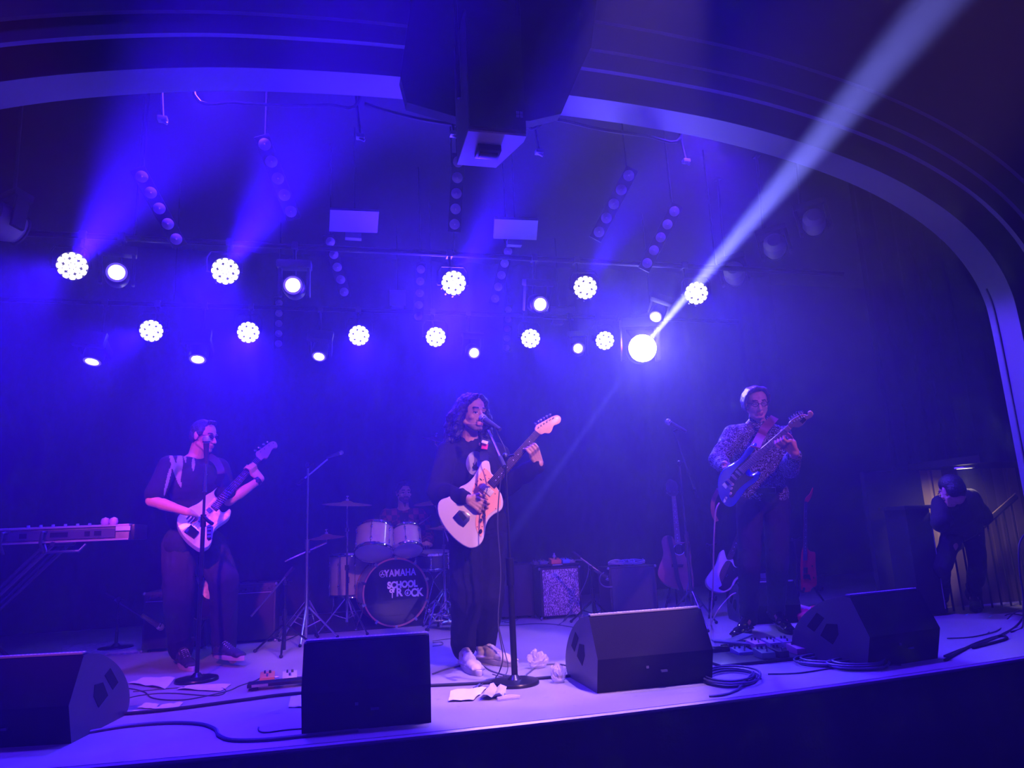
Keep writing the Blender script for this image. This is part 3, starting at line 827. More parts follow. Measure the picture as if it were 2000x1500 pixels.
def build_guitar(name, label, g, body, bmat, headp, hmat, neck, pick=None, pmat=None, nfret=21, frets=True, strings=6, tuners=(), tun_dir=1, neckmat=MAPLE, fbmat=ROSE, thick=.044, cat='guitar', bridge_a=.16, dots=True, group=None):
    """all outlines already in the plane of the guitar; neck = 4 corners: body bass, head bass, head treble, body treble"""
    t = empty(name, (0, 0, 0), label, cat, group); t.matrix_world = g.M
    m = MB(); m.prism(body, -thick, 0); m.build('body', bmat, t, bevel=.007, seg=3, sharp=50)
    if pick:
        m = MB(); m.prism(pick, .0004, .003); m.build('pickguard', pmat, t, sharp=30)
    n0, n1, n2, n3 = [V((p[0], p[1], 0)) for p in neck]
    m = MB(); vs = []
    for h in (.004, .013): vs += [(p.x, p.y, h) for p in (n0, n1, n2, n3)]
    m._add(vs, [(0, 1, 2, 3), (7, 6, 5, 4), (0, 4, 5, 1), (1, 5, 6, 2), (2, 6, 7, 3), (3, 7, 4, 0)])
    fb = m.build('fretboard', fbmat, t, bevel=.001)
    # neck wood: rounded behind
    m = MB(); rows = []
    for (a, b) in ((n0 + (n1 - n0) * .18, n3 + (n2 - n3) * .18), (n1, n2)):
        c = (a + b) / 2; hw = (b - a) / 2
        rows.append([c - hw * math.cos(PI * i / 8) + V((0, 0, .004 - .020 * math.sin(PI * i / 8))) for i in range(9)])
    m._add([v for r in rows for v in r], [(i, i + 1, 10 + i, 9 + i) for i in range(8)] + [tuple(range(9))[::-1], tuple(range(9, 18)), (0, 9, 17, 8)])
    m.build('neck', neckmat, t)
    nut = (n1 + n2) / 2; sc_l = None
    if frets:
        m = MB()
        bx = V((bridge_a, (n0.y + n3.y) / 2, 0)); tot = nut - bx
        for i in range(1, nfret + 1):
            fr = 1 - 2 ** (-i / 12); p = nut - tot * fr
            u = (n1.x - p.x) / max(1e-6, (n1.x - n0.x))
            if u > 1: break
            a = n1 + (n0 - n1) * u; b = n2 + (n3 - n2) * ((n2.x - p.x) / max(1e-6, (n2.x - n3.x)))
            m.tube([a + V((0, 0, .0135)), b + V((0, 0, .0135))], .0013, 5)
        m.build('frets', CHROME, fb)['kind'] = 'stuff'
        if dots:
            m = MB()
            for i in (3, 5, 7, 9, 12, 15, 17, 19):
                fr = 1 - (2 ** (-i / 12) + 2 ** (-(i - 1) / 12)) / 2; p = nut - tot * fr
                u = (n1.x - p.x) / max(1e-6, (n1.x - n0.x))
                if u > .97: break
                c = (n1 + (n0 - n1) * u + n2 + (n3 - n2) * u) / 2
                m.lathe([(.0035, .0130), (.0035, .0136), (0, .0136)], 10, Matrix.Translation((c.x, c.y, 0)))
            m.build('inlays', mat('pearl', (.8, .78, .75), .3), fb)['kind'] = 'stuff'
    m = MB(); m.prism(headp, -.010, .004); hd = m.build('headstock', hmat, t, bevel=.003)
    if tuners:
        for (x, y, dx, dy) in tuners:
            m = MB(); L = math.hypot(dx, dy)
            m.tube([(x, y, -.006), (x + dx * .62, y + dy * .62, -.006)], .003, 6)
            m.ell((x + dx, y + dy, -.006), (.0085 if strings > 4 else .013, .0085 if strings > 4 else .013, .004), 8)
            m.tube([(x - dx * .4, y - dy * .4, .004), (x - dx * .4, y - dy * .4, .014)], .0042, 8)
            m.build('tuner', CHROME, hd)
    m = MB()
    w0 = (n0 - n3) * .42; w1 = (n1 - n2) * .40; c3 = V((bridge_a, (n0.y + n3.y) / 2, 0))
    for i in range(strings):
        s_ = 1 - 2 * i / (strings - 1)
        m.tube([c3 + w0 * s_ + V((0, 0, .013)), nut + w1 * s_ + V((0, 0, .0165))], .0008 if strings > 4 else .0010, 5)
    m.build('strings', mat('string_wire', (.22, .20, .24), .4, .8), t)
    return t
def knob(t, x, y, r=.010, h=.016, m_=None, z=.003, nm='knob'):
    m = MB(); m.lathe([(r, z), (r * .92, z + h), (0, z + h)], 16, Matrix.Translation((x, y, 0))); return m.build(nm, m_ or CHROME, t)

# singer's offset guitar ------------------------------------------------------
GS = GP((862, 1053), 4.36, (1097, 817), 1.08, 1, V((-.12, -1, .10)))
tr = lambda pts, h=0: GS.tr(pts, h, 780, 720, 3.947)
bodyp = smooth2(tr([(668, 706), (640, 718), (612, 762), (585, 815), (545, 865), (505, 893), (470, 910), (445, 940), (385, 985), (325, 1008), (298, 1045), (297, 1100), (318, 1165), (362, 1238), (425, 1308), (490, 1358), (548, 1382), (602, 1370), (638, 1335), (657, 1280), (668, 1212), (690, 1160), (732, 1120), (778, 1095), (798, 1062), (800, 1015), (786, 965), (762, 930), (748, 905), (735, 860), (728, 825), (712, 808), (703, 780), (700, 745), (690, 716)]))
pickp = smooth2(tr([(652, 768), (628, 802), (592, 860), (560, 950), (580, 1000), (604, 1080), (588, 1160), (590, 1222), (612, 1275), (632, 1292), (648, 1250), (658, 1190), (685, 1130), (735, 1092), (776, 1066), (782, 1020), (776, 968), (748, 918), (718, 870), (722, 835), (702, 806), (678, 780)], .003), 3)
headp = smooth2(tr([(1045, 475), (1052, 442), (1078, 424), (1150, 384), (1195, 362), (1225, 360), (1246, 383), (1240, 415), (1215, 431), (1190, 442), (1175, 478), (1155, 500), (1120, 497), (1090, 507)], 0), 3)
nk = tr([(683, 872), (1045, 475), (1087, 507), (738, 921)], .012)
tn = []
for c in ((1066, 446), (1086, 430), (1108, 416), (1131, 401), (1154, 387), (1180, 374)):
    x, y = tr([c])[0]; tn.append((x, y, .004, .022))
CREAM = mat('aged_white_finish', (.72, .60, .56), .28, coat=.6)
g1 = build_guitar('electric_guitar', "singer's cream offset electric guitar with salmon pickguard", GS, bodyp, CREAM, headp, mat('maple_head', (.85, .5, .3), .35, coat=.3), nk, pickp, mat('salmon_pickguard', (.95, .42, .26), .35), tuners=tn, bridge_a=tr([(560, 1060)])[0][0])
m = MB(); m.prism(tr([(460, 1092), (505, 1102), (546, 1132), (540, 1172), (496, 1222), (455, 1197), (411, 1148)]), .001, .006); m.build('tremolo_plate', CHROME, g1, bevel=.001)
m = MB(); a_ = tr([(452, 1120), (478, 1105), (520, 1150), (492, 1180)]); m.prism(a_, .006, .010); m.build('tailpiece', BLKMETAL, g1)
m = MB(); m.prism(tr([(650, 882), (733, 950), (700, 988), (614, 916)], .003), .003, .010); m.build('pickup', mat('cream_plastic', (.75, .62, .55), .4), g1, bevel=.003)
m = MB(); m.prism(tr([(565, 985), (640, 1048), (612, 1085), (540, 1020)], .003), .003, .010); m.build('pickup', mat('cream_plastic'), g1, bevel=.003)
m = MB(); m.prism(tr([(625, 1048), (640, 1060), (600, 1105), (585, 1092)], .003), .003, .012); m.build('bridge', CHROME, g1)
for c in ((628, 1170), (652, 1135)): knob(g1, *tr([c])[0])
m = MB(); m.prism(smooth2(tr([(628, 1235), (640, 1255), (625, 1275), (610, 1258)], .003), 3), .003, .006); m.build('jack_plate', BLKMETAL, g1)
m = MB()
for c in ((628, 855), (592, 895)):
    x, y = tr([c])[0]; m.box((x, y, .004), (.005, .018, .004), None)
m.build('switch', BLKMETAL, g1)
m = MB()
for c in ((654, 775), (604, 868), (568, 945), (690, 848), (648, 857), (738, 965), (742, 1080), (600, 1220), (638, 1218), (684, 1075), (665, 822)):
    x, y = tr([c])[0]; m.lathe([(.0035, .003), (.0028, .0045), (0, .0048)], 8, Matrix.Translation((x, y, 0)))
m.build('screws', mat('dark_screw', (.15, .03, .03), .4), g1)['kind'] = 'stuff'
# bassist's bass --------------------------------------------------------------
GB = GP((352, 1046), 5.36, (541, 868), 1.16, 1, V((-.15, -1, .12)))
tr = lambda pts, h=0: GB.tr(pts, h, 300, 930, 8.823)
bodyp = smooth2(tr([(1070, 128), (1000, 145), (935, 200), (893, 270), (868, 350), (832, 415), (750, 475), (660, 515), (560, 570), (470, 640), (420, 700), (405, 780), (430, 880), (490, 980), (580, 1090), (690, 1180), (790, 1240), (870, 1234), (950, 1195), (1000, 1120), (1020, 1020), (1035, 935), (1080, 868), (1160, 805), (1250, 745), (1312, 680), (1333, 605), (1307, 563), (1250, 605), (1190, 622), (1145, 585), (1122, 520), (1115, 440), (1100, 375), (1065, 345), (1045, 290), (1060, 240), (1098, 190), (1105, 150)]))
pickp = smooth2(tr([(1048, 370), (1000, 425), (920, 512), (895, 600), (888, 700), (885, 835), (930, 848), (985, 838), (1030, 860), (1065, 845), (1150, 785), (1238, 730), (1296, 668), (1314, 605), (1292, 595), (1250, 632), (1190, 650), (1130, 610), (1105, 540), (1090, 420)], .003), 3)
hp_ = GB.tr([(1425, 900), (1410, 860), (1416, 820), (1470, 790), (1560, 722), (1640, 662), (1700, 636), (1752, 652), (1780, 700), (1773, 742), (1730, 748), (1690, 772), (1650, 850), (1600, 925), (1540, 925), (1490, 960)], 0, 340, 790, 8.823)
nk = [GB.loc(300 + 985 / 8.823, 930 + 515 / 8.823, .012), GB.loc(340 + 1425 / 8.823, 790 + 900 / 8.823, .012), GB.loc(340 + 1492 / 8.823, 790 + 958 / 8.823, .012), GB.loc(300 + 1082 / 8.823, 930 + 603 / 8.823, .012)]
tn = []
for c in ((1462, 820), (1530, 770), (1608, 712), (1680, 672)):
    x, y = GB.loc(340 + c[0] / 8.823, 790 + c[1] / 8.823); tn.append((x, y, .004, .036))
g2 = build_guitar('bass_guitar', "bassist's pale electric bass with pearl pickguard and four tuners", GB, bodyp, mat('pale_blue_finish', (.50, .55, .62), .3, coat=.6), smooth2(hp_, 3), mat('maple_head_dark', (.62, .28, .2), .4), nk, pickp, mat('pearl_pickguard', (.78, .62, .66), .25, var=.2, vscale=30), strings=4, tuners=tn, cat='bass guitar', bridge_a=tr([(690, 960)])[0][0])
m = MB(); m.prism(tr([(640, 857), (783, 985), (692, 1088), (524, 975)]), .001, .016); m.build('bridge', BLKMETAL, g2, bevel=.002)
m = MB(); m.prism(tr([(915, 857), (970, 846), (1028, 880), (1010, 1080), (952, 1113), (916, 1080)], .002), .001, .004); m.build('control_plate', BLKMETAL, g2)
for c in ((955, 890), (955, 945), (950, 1010), (952, 1070)): knob(g2, *tr([c])[0], .013, .018, BLKMETAL)
for q in ([(905, 590), (960, 545), (1020, 600), (965, 650)], [(730, 745), (790, 700), (850, 755), (790, 800)]):
    m = MB(); m.prism(tr(q, .003), .003, .011); m.build('pickup', mat('pickup_black', (.02, .02, .02), .4), g2, bevel=.002)
# blue guitar -----------------------------------------------------------------
GT = GP((1404, 985), 4.42, (1584, 803), .98, -1, V((-.25, -1, .16)))
tr = lambda pts, h=0: GT.tr(pts, h, 1360, 720, 5.357)
bodyp = smooth2(tr([(600, 806), (560, 816), (512, 862), (460, 940), (405, 990), (340, 1025), (275, 1065), (235, 1130), (221, 1220), (236, 1330), (275, 1405), (330, 1448), (385, 1440), (432, 1388), (480, 1320), (530, 1255), (600, 1205), (645, 1160), (652, 1120), (620, 1105), (575, 1122), (548, 1108), (530, 1060), (525, 1000), (545, 960), (560, 915), (590, 870), (612, 830)]))
pickp = smooth2(tr([(560, 900), (500, 965), (440, 1020), (385, 1085), (352, 1150), (372, 1215), (352, 1290), (345, 1345), (385, 1340), (420, 1290), (470, 1235), (540, 1180), (600, 1135), (560, 1132), (520, 1110), (505, 1050), (520, 985), (550, 940)], .003), 3)
hp_ = smooth2(tr([(960, 590), (984, 546), (1050, 502), (1110, 478), (1163, 488), (1166, 455), (1195, 444), (1222, 475), (1205, 510), (1160, 532), (1120, 582), (1070, 614), (1012, 610), (990, 634)]), 3)
nk = tr([(436, 1046), (955, 592), (990, 636), (492, 1100)], .012)
tn = []
for c in ((1000, 548), (1025, 530), (1050, 513), (1075, 500), (1100, 488), (1125, 482)):
    x, y = tr([c])[0]; tn.append((x, y, .003, .018))
g3 = build_guitar('electric_guitar', 'glossy blue electric guitar held by the player in the patterned shirt', GT, bodyp, mat('blue_finish', (.05, .10, .75), .15, coat=1.0), hp_, MAPLE, nk, pickp, mat('black_pickguard', (.02, .02, .025), .2), tuners=tn, fbmat=mat('maple_board', (.62, .42, .5), .3), bridge_a=tr([(318, 1215)])[0][0])
m = MB(); m.prism(tr([(270, 1210), (300, 1180), (345, 1215), (312, 1255)], .003), .003, .010); m.build('bridge', CHROME, g3, bevel=.002)
for q in ([(318, 1165), (335, 1148), (385, 1195), (368, 1213)], [(365, 1118), (382, 1100), (432, 1148), (415, 1166)], [(408, 1075), (425, 1058), (475, 1105), (458, 1122)]):
    m = MB(); m.prism(tr(q, .003), .003, .009); m.build('pickup', WHITE, g3, bevel=.002)
for c in ((372, 1245), (365, 1300), (385, 1205)): knob(g3, *tr([c])[0], .009, .014, WHITE)
m = MB(); m.prism(smooth2(tr([(285, 1385), (305, 1340), (328, 1345), (305, 1395)], .003), 3), .001, .008); m.build('jack_plate', CHROME, g3)
x, y = tr([(1180, 470)])[0]
m = MB(); m.tube([(x - .05, y + .01, .01), (x - .035, y + .05, .02)], .0025, 6); m.ell((x - .033, y + .055, .021), .006, 6); m.box((x - .055, y - .002, .01), (.03, .022, .016)); m.build('clip_tuner', BLKMETAL, g3)

# ------------------------------------------------------------------ guitars on stands
def stand(label, p, yaw, h=.62, group='guitar stands'):
    """A-frame guitar stand"""
    t = empty('guitar_stand', (p[0], p[1], 0), label, 'guitar stand', group, (0, 0, yaw))
    m = MB()
    m.tube([(0, .06, .40), (0, .10, .10), (0, .18, .008)], .009, 8); m.build('rear_leg', BLKMETAL, t)
    for s in (-1, 1):
        m = MB(); m.tube([(0, .06, .42), (s * .10, -.02, .16), (s * .16, -.09, .008)], .009, 8); m.tube([(s * .155, -.085, .008), (s * .165, -.095, .0)], .012, 8); m.build('leg', BLKMETAL, t)
        m = MB(); m.tube([(s * .10, -.02, .16), (s * .10, -.12, .155), (s * .10, -.14, .19)], .011, 8); m.build('cradle', RUBBER, t)
    m = MB(); m.tube([(0, .06, .40), (0, .07, h)], .008, 8); m.tube([(-.05, .02, h + .02), (-.03, .06, h), (.03, .06, h), (.05, .02, h + .02)], .009, 8); m.build('neck_rest', RUBBER, t)
    return t
# acoustic
GA = GP((1327, 1152), 6.0, (1306, 935), 1.02, 1, V((-.55, -1, .10)))
tr = lambda pts, h=0: GA.tr(pts, h, 1250, 900, 4.69)
bodyp = smooth2(tr([(330, 745), (300, 700), (262, 684), (222, 692), (198, 730), (203, 790), (212, 840), (200, 900), (178, 955), (163, 1015), (170, 1065), (205, 1112), (262, 1148), (335, 1170), (410, 1182), (478, 1182), (492, 1120), (482, 1010), (468, 930), (470, 870), (458, 800), (452, 742), (430, 733), (400, 746), (372, 742)]))
gA = build_guitar('acoustic_guitar', 'brown cutaway acoustic guitar on a stand beside the dark amplifier', GA, bodyp, mat('sunburst_wood', (.26, .10, .085), .3, coat=.6, var=.25, vscale=5), smooth2(tr([(285, 322), (250, 292), (238, 225), (262, 170), (296, 178), (338, 205), (345, 290), (328, 322)]), 3), mat('black_head', (.02, .015, .02), .3), tr([(288, 322), (288, 323), (328, 322), (372, 755)][:1] + [(288, 322)] + [(328, 322)] + [(372, 755)]) if False else [tr([(322, 757)], .012)[0], tr([(289, 324)], .012)[0], tr([(327, 322)], .012)[0], tr([(374, 752)], .012)[0]], thick=.09, tuners=[(*tr([c])[0], 0, s * .02) for c, s in (((262, 215), 1), ((262, 250), 1), ((268, 288), 1), ((318, 215), -1), ((320, 250), -1), ((322, 288), -1))], bridge_a=tr([(345, 962)])[0][0], neckmat=mat('mahogany', (.2, .07, .04), .4), fbmat=mat('purple_rosewood', (.20, .09, .10), .5))
x, y = tr([(358, 812)])[0]
m = MB(); m.lathe([(.046, .001), (.052, .002), (.052, .0005)], 28, Matrix.Translation((x, y, 0))); m.build('soundhole_ring', WHITE, gA)
m = MB(); m.lathe([(.046, .0012), (0, .0012)], 28, Matrix.Translation((x, y, 0))); m.build('soundhole', mat('hole_black', (.003, .003, .003), 1), gA)
m = MB(); m.prism(tr([(290, 948), (398, 948), (396, 976), (290, 976)], .0), .001, .009); m.build('bridge', ROSE, gA, bevel=.002)
m = MB(); m.prism(smooth2(tr([(385, 765), (448, 752), (452, 870), (440, 905), (412, 870), (398, 800)]), 3), .0005, .002); m.build('pickguard', mat('glossy_black', (.02, .015, .02), .08), gA)
pts = [GA.W(*tr([c])[0], h) for c, h in (((268, 690), .015), ((290, 790), .02), ((320, 930), .022), ((345, 1080), .02), ((385, 1200), .0), ((400, 1290), -.03))]
m = MB()
for p, q in zip(pts, pts[1:]): pass
P = catmull(pts, 4); Mi = GA.M.inverted()
vs = []
for i, p in enumerate(P):
    q = Mi @ p; vs += [(q.x, q.y - .019, q.z), (q.x, q.y + .019, q.z), (q.x, q.y + .019, q.z + .003), (q.x, q.y - .019, q.z + .003)]
m._add(vs, [(4 * i + a, 4 * i + (a + 1) % 4, 4 * i + 4 + (a + 1) % 4, 4 * i + 4 + a) for i in range(len(P) - 1) for a in range(4)])
m.build('strap', mat('strap_black', (.012, .012, .016), .8), gA)
pa = GA.W(*tr([(345, 1160)])[0], 0)
stand('black guitar stand under the acoustic guitar', (pa.x + .03, pa.y + .07), -.3)
# white bass behind the right player
GW = GP((1396, 1152), 5.95, (1480, 960), 1.1, 1, V((-.2, -1, .12)))
tr = lambda pts, h=0: GW.tr(pts, h, 1250, 900, 4.69)
bodyp = smooth2(tr([(770, 818), (742, 832), (722, 890), (700, 950), (645, 1028), (613, 1082), (616, 1132), (650, 1172), (700, 1200), (770, 1205), (840, 1170), (880, 1100), (930, 1050), (960, 980), (940, 960), (900, 975), (868, 960), (852, 900), (835, 905), (800, 905), (785, 870)]))
gW = build_guitar('electric_guitar', 'white guitar with black pickguard on a stand behind the right player', GW, bodyp, mat('white_finish', (.62, .58, .66), .3, coat=.5), smooth2([(1.02, -.02), (1.03, .04), (1.14, .05), (1.17, .01), (1.12, -.03)], 3), MAPLE, [(tr([(850, 905)])[0][0], .02), (1.03, .02), (1.03, -.02), (tr([(850, 905)])[0][0], -.02 - .01)], smooth2(tr([(800, 915), (770, 945), (730, 1030), (735, 1090), (750, 1140), (720, 1165), (770, 1190), (830, 1155), (860, 1090), (915, 1040), (940, 980), (870, 975), (835, 925)], .003), 3), mat('black_pickguard'), bridge_a=tr([(740, 1110)])[0][0])
for c in ((785, 1062), (795, 1050), (850, 1003)): knob(gW, *tr([c])[0], .009, .012)
pa = GW.W(*tr([(700, 1150)])[0], 0); stand('guitar stand under the white guitar with black pickguard', (pa.x + .05, pa.y + .07), 0)
# red guitar
GR = GP((1571, 1160), 6.1, (1588, 953), 1.0, 1, V((-.1, -1, .05)))
tr = lambda pts, h=0: GR.tr(pts, h, 1520, 940, 5.175)
bodyp = smooth2(tr([(288, 640), (300, 680), (330, 712), (352, 712), (378, 730), (380, 850), (390, 960), (388, 1050), (345, 1078), (325, 1112), (280, 1122), (254, 1100), (250, 1000), (246, 900), (250, 800), (262, 700)]), 3)
gR = build_guitar('electric_guitar', 'bright red electric guitar on a stand behind the red bag', GR, bodyp, mat('red_finish', (.75, .015, .05), .3, coat=.5), smooth2(tr([(270, 200), (285, 160), (320, 125), (352, 62), (345, 120), (320, 185), (292, 215)]), 3), mat('red_finish'), [tr([(252, 800)], .01)[0], tr([(268, 205)], .01)[0], tr([(292, 205)], .01)[0], tr([(292, 800)], .01)[0]], bridge_a=tr([(275, 960)])[0][0], neckmat=mat('red_neck', (.25, .02, .04), .5), fbmat=mat('dark_board', (.10, .08, .14), .4))
m = MB(); m.prism(tr([(252, 870), (292, 870), (292, 930), (252, 930)]), .001, .010); m.build('pickup', mat('pickup_black', (.02, .02, .02), .4), gR)
m = MB(); m.prism(tr([(250, 940), (310, 940), (325, 1000), (300, 985), (250, 985)]), .001, .014); m.build('bridge', BLKMETAL, gR, bevel=.003)
for c in ((352, 972), (336, 855)): knob(gR, *tr([c])[0], .008, .012)
pa = GR.W(*tr([(310, 1080)])[0], 0); stand('guitar stand holding the red guitar', (pa.x, pa.y + .07), 0)
# ------------------------------------------------------------------ the players
DARKCLOTH = mat('navy_sweatshirt', (.016, .014, .022), .95, bump=.2, bscale=300, spec=.08)
def pl(a, b, t): return V(a) * (1 - t) + V(b) * t
# ---- singer
def singer():
    Y = 4.6
    fz = {'R': (atz(903, 1301), atz(938, 1321)), 'L': (atz(932, 1291), atz(1010, 1303))}
    J = dict(head=P_(922, 806, 4.56), shR=P_(873, 884, 4.60), shL=P_(972, 886, 4.70), neck=P_(917, 868, 4.64), hip=P_(934, 1030, 4.66),
             elR=P_(856, 962, 4.55), wrR=P_(915, 974, 4.34), elL=P_(986, 948, 4.60), hipR=P_(909, 1048, 4.66), hipL=P_(957, 1048, 4.68),
             knR=P_(910, 1170, 4.58), knL=P_(955, 1165, 4.63), anR=fz['R'][0] + V((.01, 0, .10)), anL=fz['L'][0] + V((.05, 0, .10)))
    x0 = GS.loc(1030, 873)[0]
    J['wrL'] = GS.W(x0 - .022, -.105, -.014)
    base = V((J['hip'].x, J['hip'].y, 0))
    hf = RIGHT * .62 + TOCAM(J['head']) * .78 + V((0, 0, -.12))
    spec = dict(J=J, base=base, skin=skin('skin_tan', (.50, .27, .17)), hf=hf, hu=(.0, 0, 1), crew=.022, feet=fz, bulk=1.02, hk=1.09, jaw=1.04,
                label='person with long dark wavy hair singing, in a dark sweatshirt, playing a cream guitar',
                beard=lambda x, y, z: (z < -.072 and y > .025) or (abs(z + .052) < .005 and x < .024 and y > .075), beardm=mat('stubble', (.14, .07, .06), .7),
                hands=[lambda S, J: hand(S, J['wrR'], GS.W(GS.loc(942, 990)[0], GS.loc(942, 990)[1], .035) - J['wrR'], -GS.n, 1, (.75, .8, .9, 1.0), .8),
                       lambda S, J: (S.chain([J['elL'], J['wrL']], [.038, .025]), fret_hand(S, GS, x0, J['wrL'], 1.0, .026, .020))])
    R = person(spec); body, J, g, loc, B, neck, chest, hip, up = R
    # sweatshirt with a grey disc printed on the chest
    cpx = P_(935, 905, 4.4)
    def fn(p):
        x, y = proj(p)
        return 0
    sh = shirt(body, spec, J, B, neck, chest, hip, up, 'sweatshirt', DARKCLOTH, (1.88, 1.90), .05, .034, 3, .014)
    trousers(body, spec, J, B, hip, up, 'trousers', mat('black_trousers', (.013, .012, .020), .95, bump=.15, bscale=200, spec=.08), (.112, .096, .078), 4, .010, -.01)
    # printed disc and small cat-eared mark, thin patch lying on the cloth
    def patch(name, cx, cy, rx, ry, mt, off, parent, n=26, poly=None):
        d_ = None
        m = MB(); vs = []
        pts = poly or [(cx + rx * math.cos(2 * PI * i / n), cy + ry * math.sin(2 * PI * i / n)) for i in range(n)]
        rings = [1.0, .66, .33]
        inv = sh.matrix_world.inverted() if False else None
        def hit(x, y):
            o = EYE - V(base); d = ray(x, y).normalized()
            ok, q, nn, _ = sh.ray_cast(o, d)
            return (q - d * off) if ok else (o + d * (V((0, 0, 0)) - o).dot(d))
        rows = [[hit(cx + (x - cx) * k, cy + (y - cy) * k) for x, y in pts] for k in rings]
        c = hit(cx, cy); vs = [v for r in rows for v in r] + [c]; n_ = len(pts); fs = []
        for r in range(2): fs += [(r * n_ + i, r * n_ + (i + 1) % n_, (r + 1) * n_ + (i + 1) % n_, (r + 1) * n_ + i) for i in range(n_)]
        fs += [(2 * n_ + i, 2 * n_ + (i + 1) % n_, 3 * n_) for i in range(n_)]
        m._add(vs, fs); return m.build(name, mt, parent)
    bpy.context.view_layer.update()
    pr = patch('printed_disc', 929, 905, 19, 24, mat('print_grey', (.30, .30, .33), .8), .003, body)
    patch('printed_mark', 927, 909, 4, 8, mat('print_dark', (.02, .02, .03), .9), .006, body, poly=[(924, 903), (925, 908), (929, 908), (931, 901), (932, 910), (936, 914), (932, 918), (926, 918), (922, 914)])
    # hair: locks falling to the shoulders
    S = Soft()
    fB = lambda a, b, c: g(a, b, c)
    Bh = basis(hf)
    S.ell(fB(0, -.026, .046), (.088, .098, .084), Bh)
    S.ell(fB(-.048, -.045, -.02), (.050, .070, .090), Bh); S.ell(fB(.048, -.045, -.02), (.050, .070, .090), Bh)
    rnd = random.Random(5)
    for i in range(46):
        az = math.radians(rnd.uniform(62, 298)); c_, s_ = math.cos(az), math.sin(az)
        r0 = rnd.uniform(.070, .086); pts = []; L = rnd.uniform(.17, .24) * (1.0 if c_ < 0 else .92)
        ph = rnd.uniform(0, 6); z0 = rnd.uniform(-.02, .06)
        for k in range(8):
            t = k / 7; rr = r0 + .045 * math.sin(t * PI * .75) + .010 * math.sin(ph + t * 9)
            pts.append(fB(s_ * rr + .012 * math.cos(ph + t * 8), c_ * rr - .015 - .02 * t, z0 - L * t))
        S.chain(pts, [.020, .021, .020, .019, .018, .016, .013, .008])
    for s_ in (-1, 1):
        S.chain([fB(s_ * .02, .062, .098), fB(s_ * .055, .055, .075), fB(s_ * .078, .035, .03), fB(s_ * .088, .02, -.02)], [.018, .017, .015, .012])
        S.chain([fB(s_ * .085, .0, .02), fB(s_ * .098, -.005, -.05), fB(s_ * .102, -.02, -.12), fB(s_ * .095, -.02, -.17)], [.022, .022, .020, .012])
    S.build('hair', mat('black_hair', (.012, .009, .012), .5, bump=.8, bscale=90), base, body, .0065, 1, lambda p: .008 * noise.noise(p * 38) + .005 * noise.noise(p * 90))
    # shoes
    for s in 'RL': shoe('shoe', fz[s][0], fz[s][1], base, body, mat('white_sneaker', (.62, .55, .52), .7), mat('white_sole', (.55, .5, .5), .6), lace=WHITE)
    # strap over the left shoulder with a red and white patch
    m = MB(); pts = [P_(896, 876, 4.56), P_(915, 866, 4.50), P_(938, 872, 4.47), P_(950, 895, 4.44), P_(962, 920, 4.42)]
    return body, sh, spec, R
singer_body, singer_sh, _, SR = singer()
def strap(name, pts, wid, mt, parent=None, base=V((0, 0, 0)), wdir=None, th=.003, n=5):
    P = catmull(pts, n); m = MB(); vs = []
    for i, p in enumerate(P):
        t = (P[min(i + 1, len(P) - 1)] - P[max(i - 1, 0)]).normalized()
        nn = TOCAM(p); w_ = t.cross(nn).normalized() * wid / 2; nn = w_.cross(t).normalized() * th
        for q in (p - w_ - nn, p + w_ - nn, p + w_ + nn, p - w_ + nn): vs.append(q - base)
    k = len(P); m._add(vs, [(4 * i + a, 4 * i + (a + 1) % 4, 4 * i + 4 + (a + 1) % 4, 4 * i + 4 + a) for i in range(k - 1) for a in range(4)] + [(0, 1, 2, 3), (4 * k - 1, 4 * k - 2, 4 * k - 3, 4 * k - 4)])
    o = m.build(name, mt, sharp=50)
    if parent:
        o.data.transform(Matrix.Translation(base)); o.data.transform(parent.matrix_world.inverted()); o.parent = parent
    return o
bpy.context.view_layer.update()
s1 = strap('strap', [P_(950, 858, 4.62), P_(946, 868, 4.50), P_(945, 885, 4.45), P_(946, 900, 4.40)], .055, mat('strap_black', (.012, .012, .016), .8), g1)
for y0, y1, c, nm in ((861, 866, WHITE, 'patch_white'), (867, 877, mat('patch_red', (.85, .04, .08), .6), 'patch_red'), (878, 889, WHITE, 'patch_white')):
    q = strap('strap_patch', [P_(948 - (y0 - 861) * .06, y0, 4.485), P_(947 - (y0 - 861) * .06, (y0 + y1) / 2, 4.462), P_(946 - (y0 - 861) * .06, y1, 4.44)], .040, c, g1, th=.0015); 

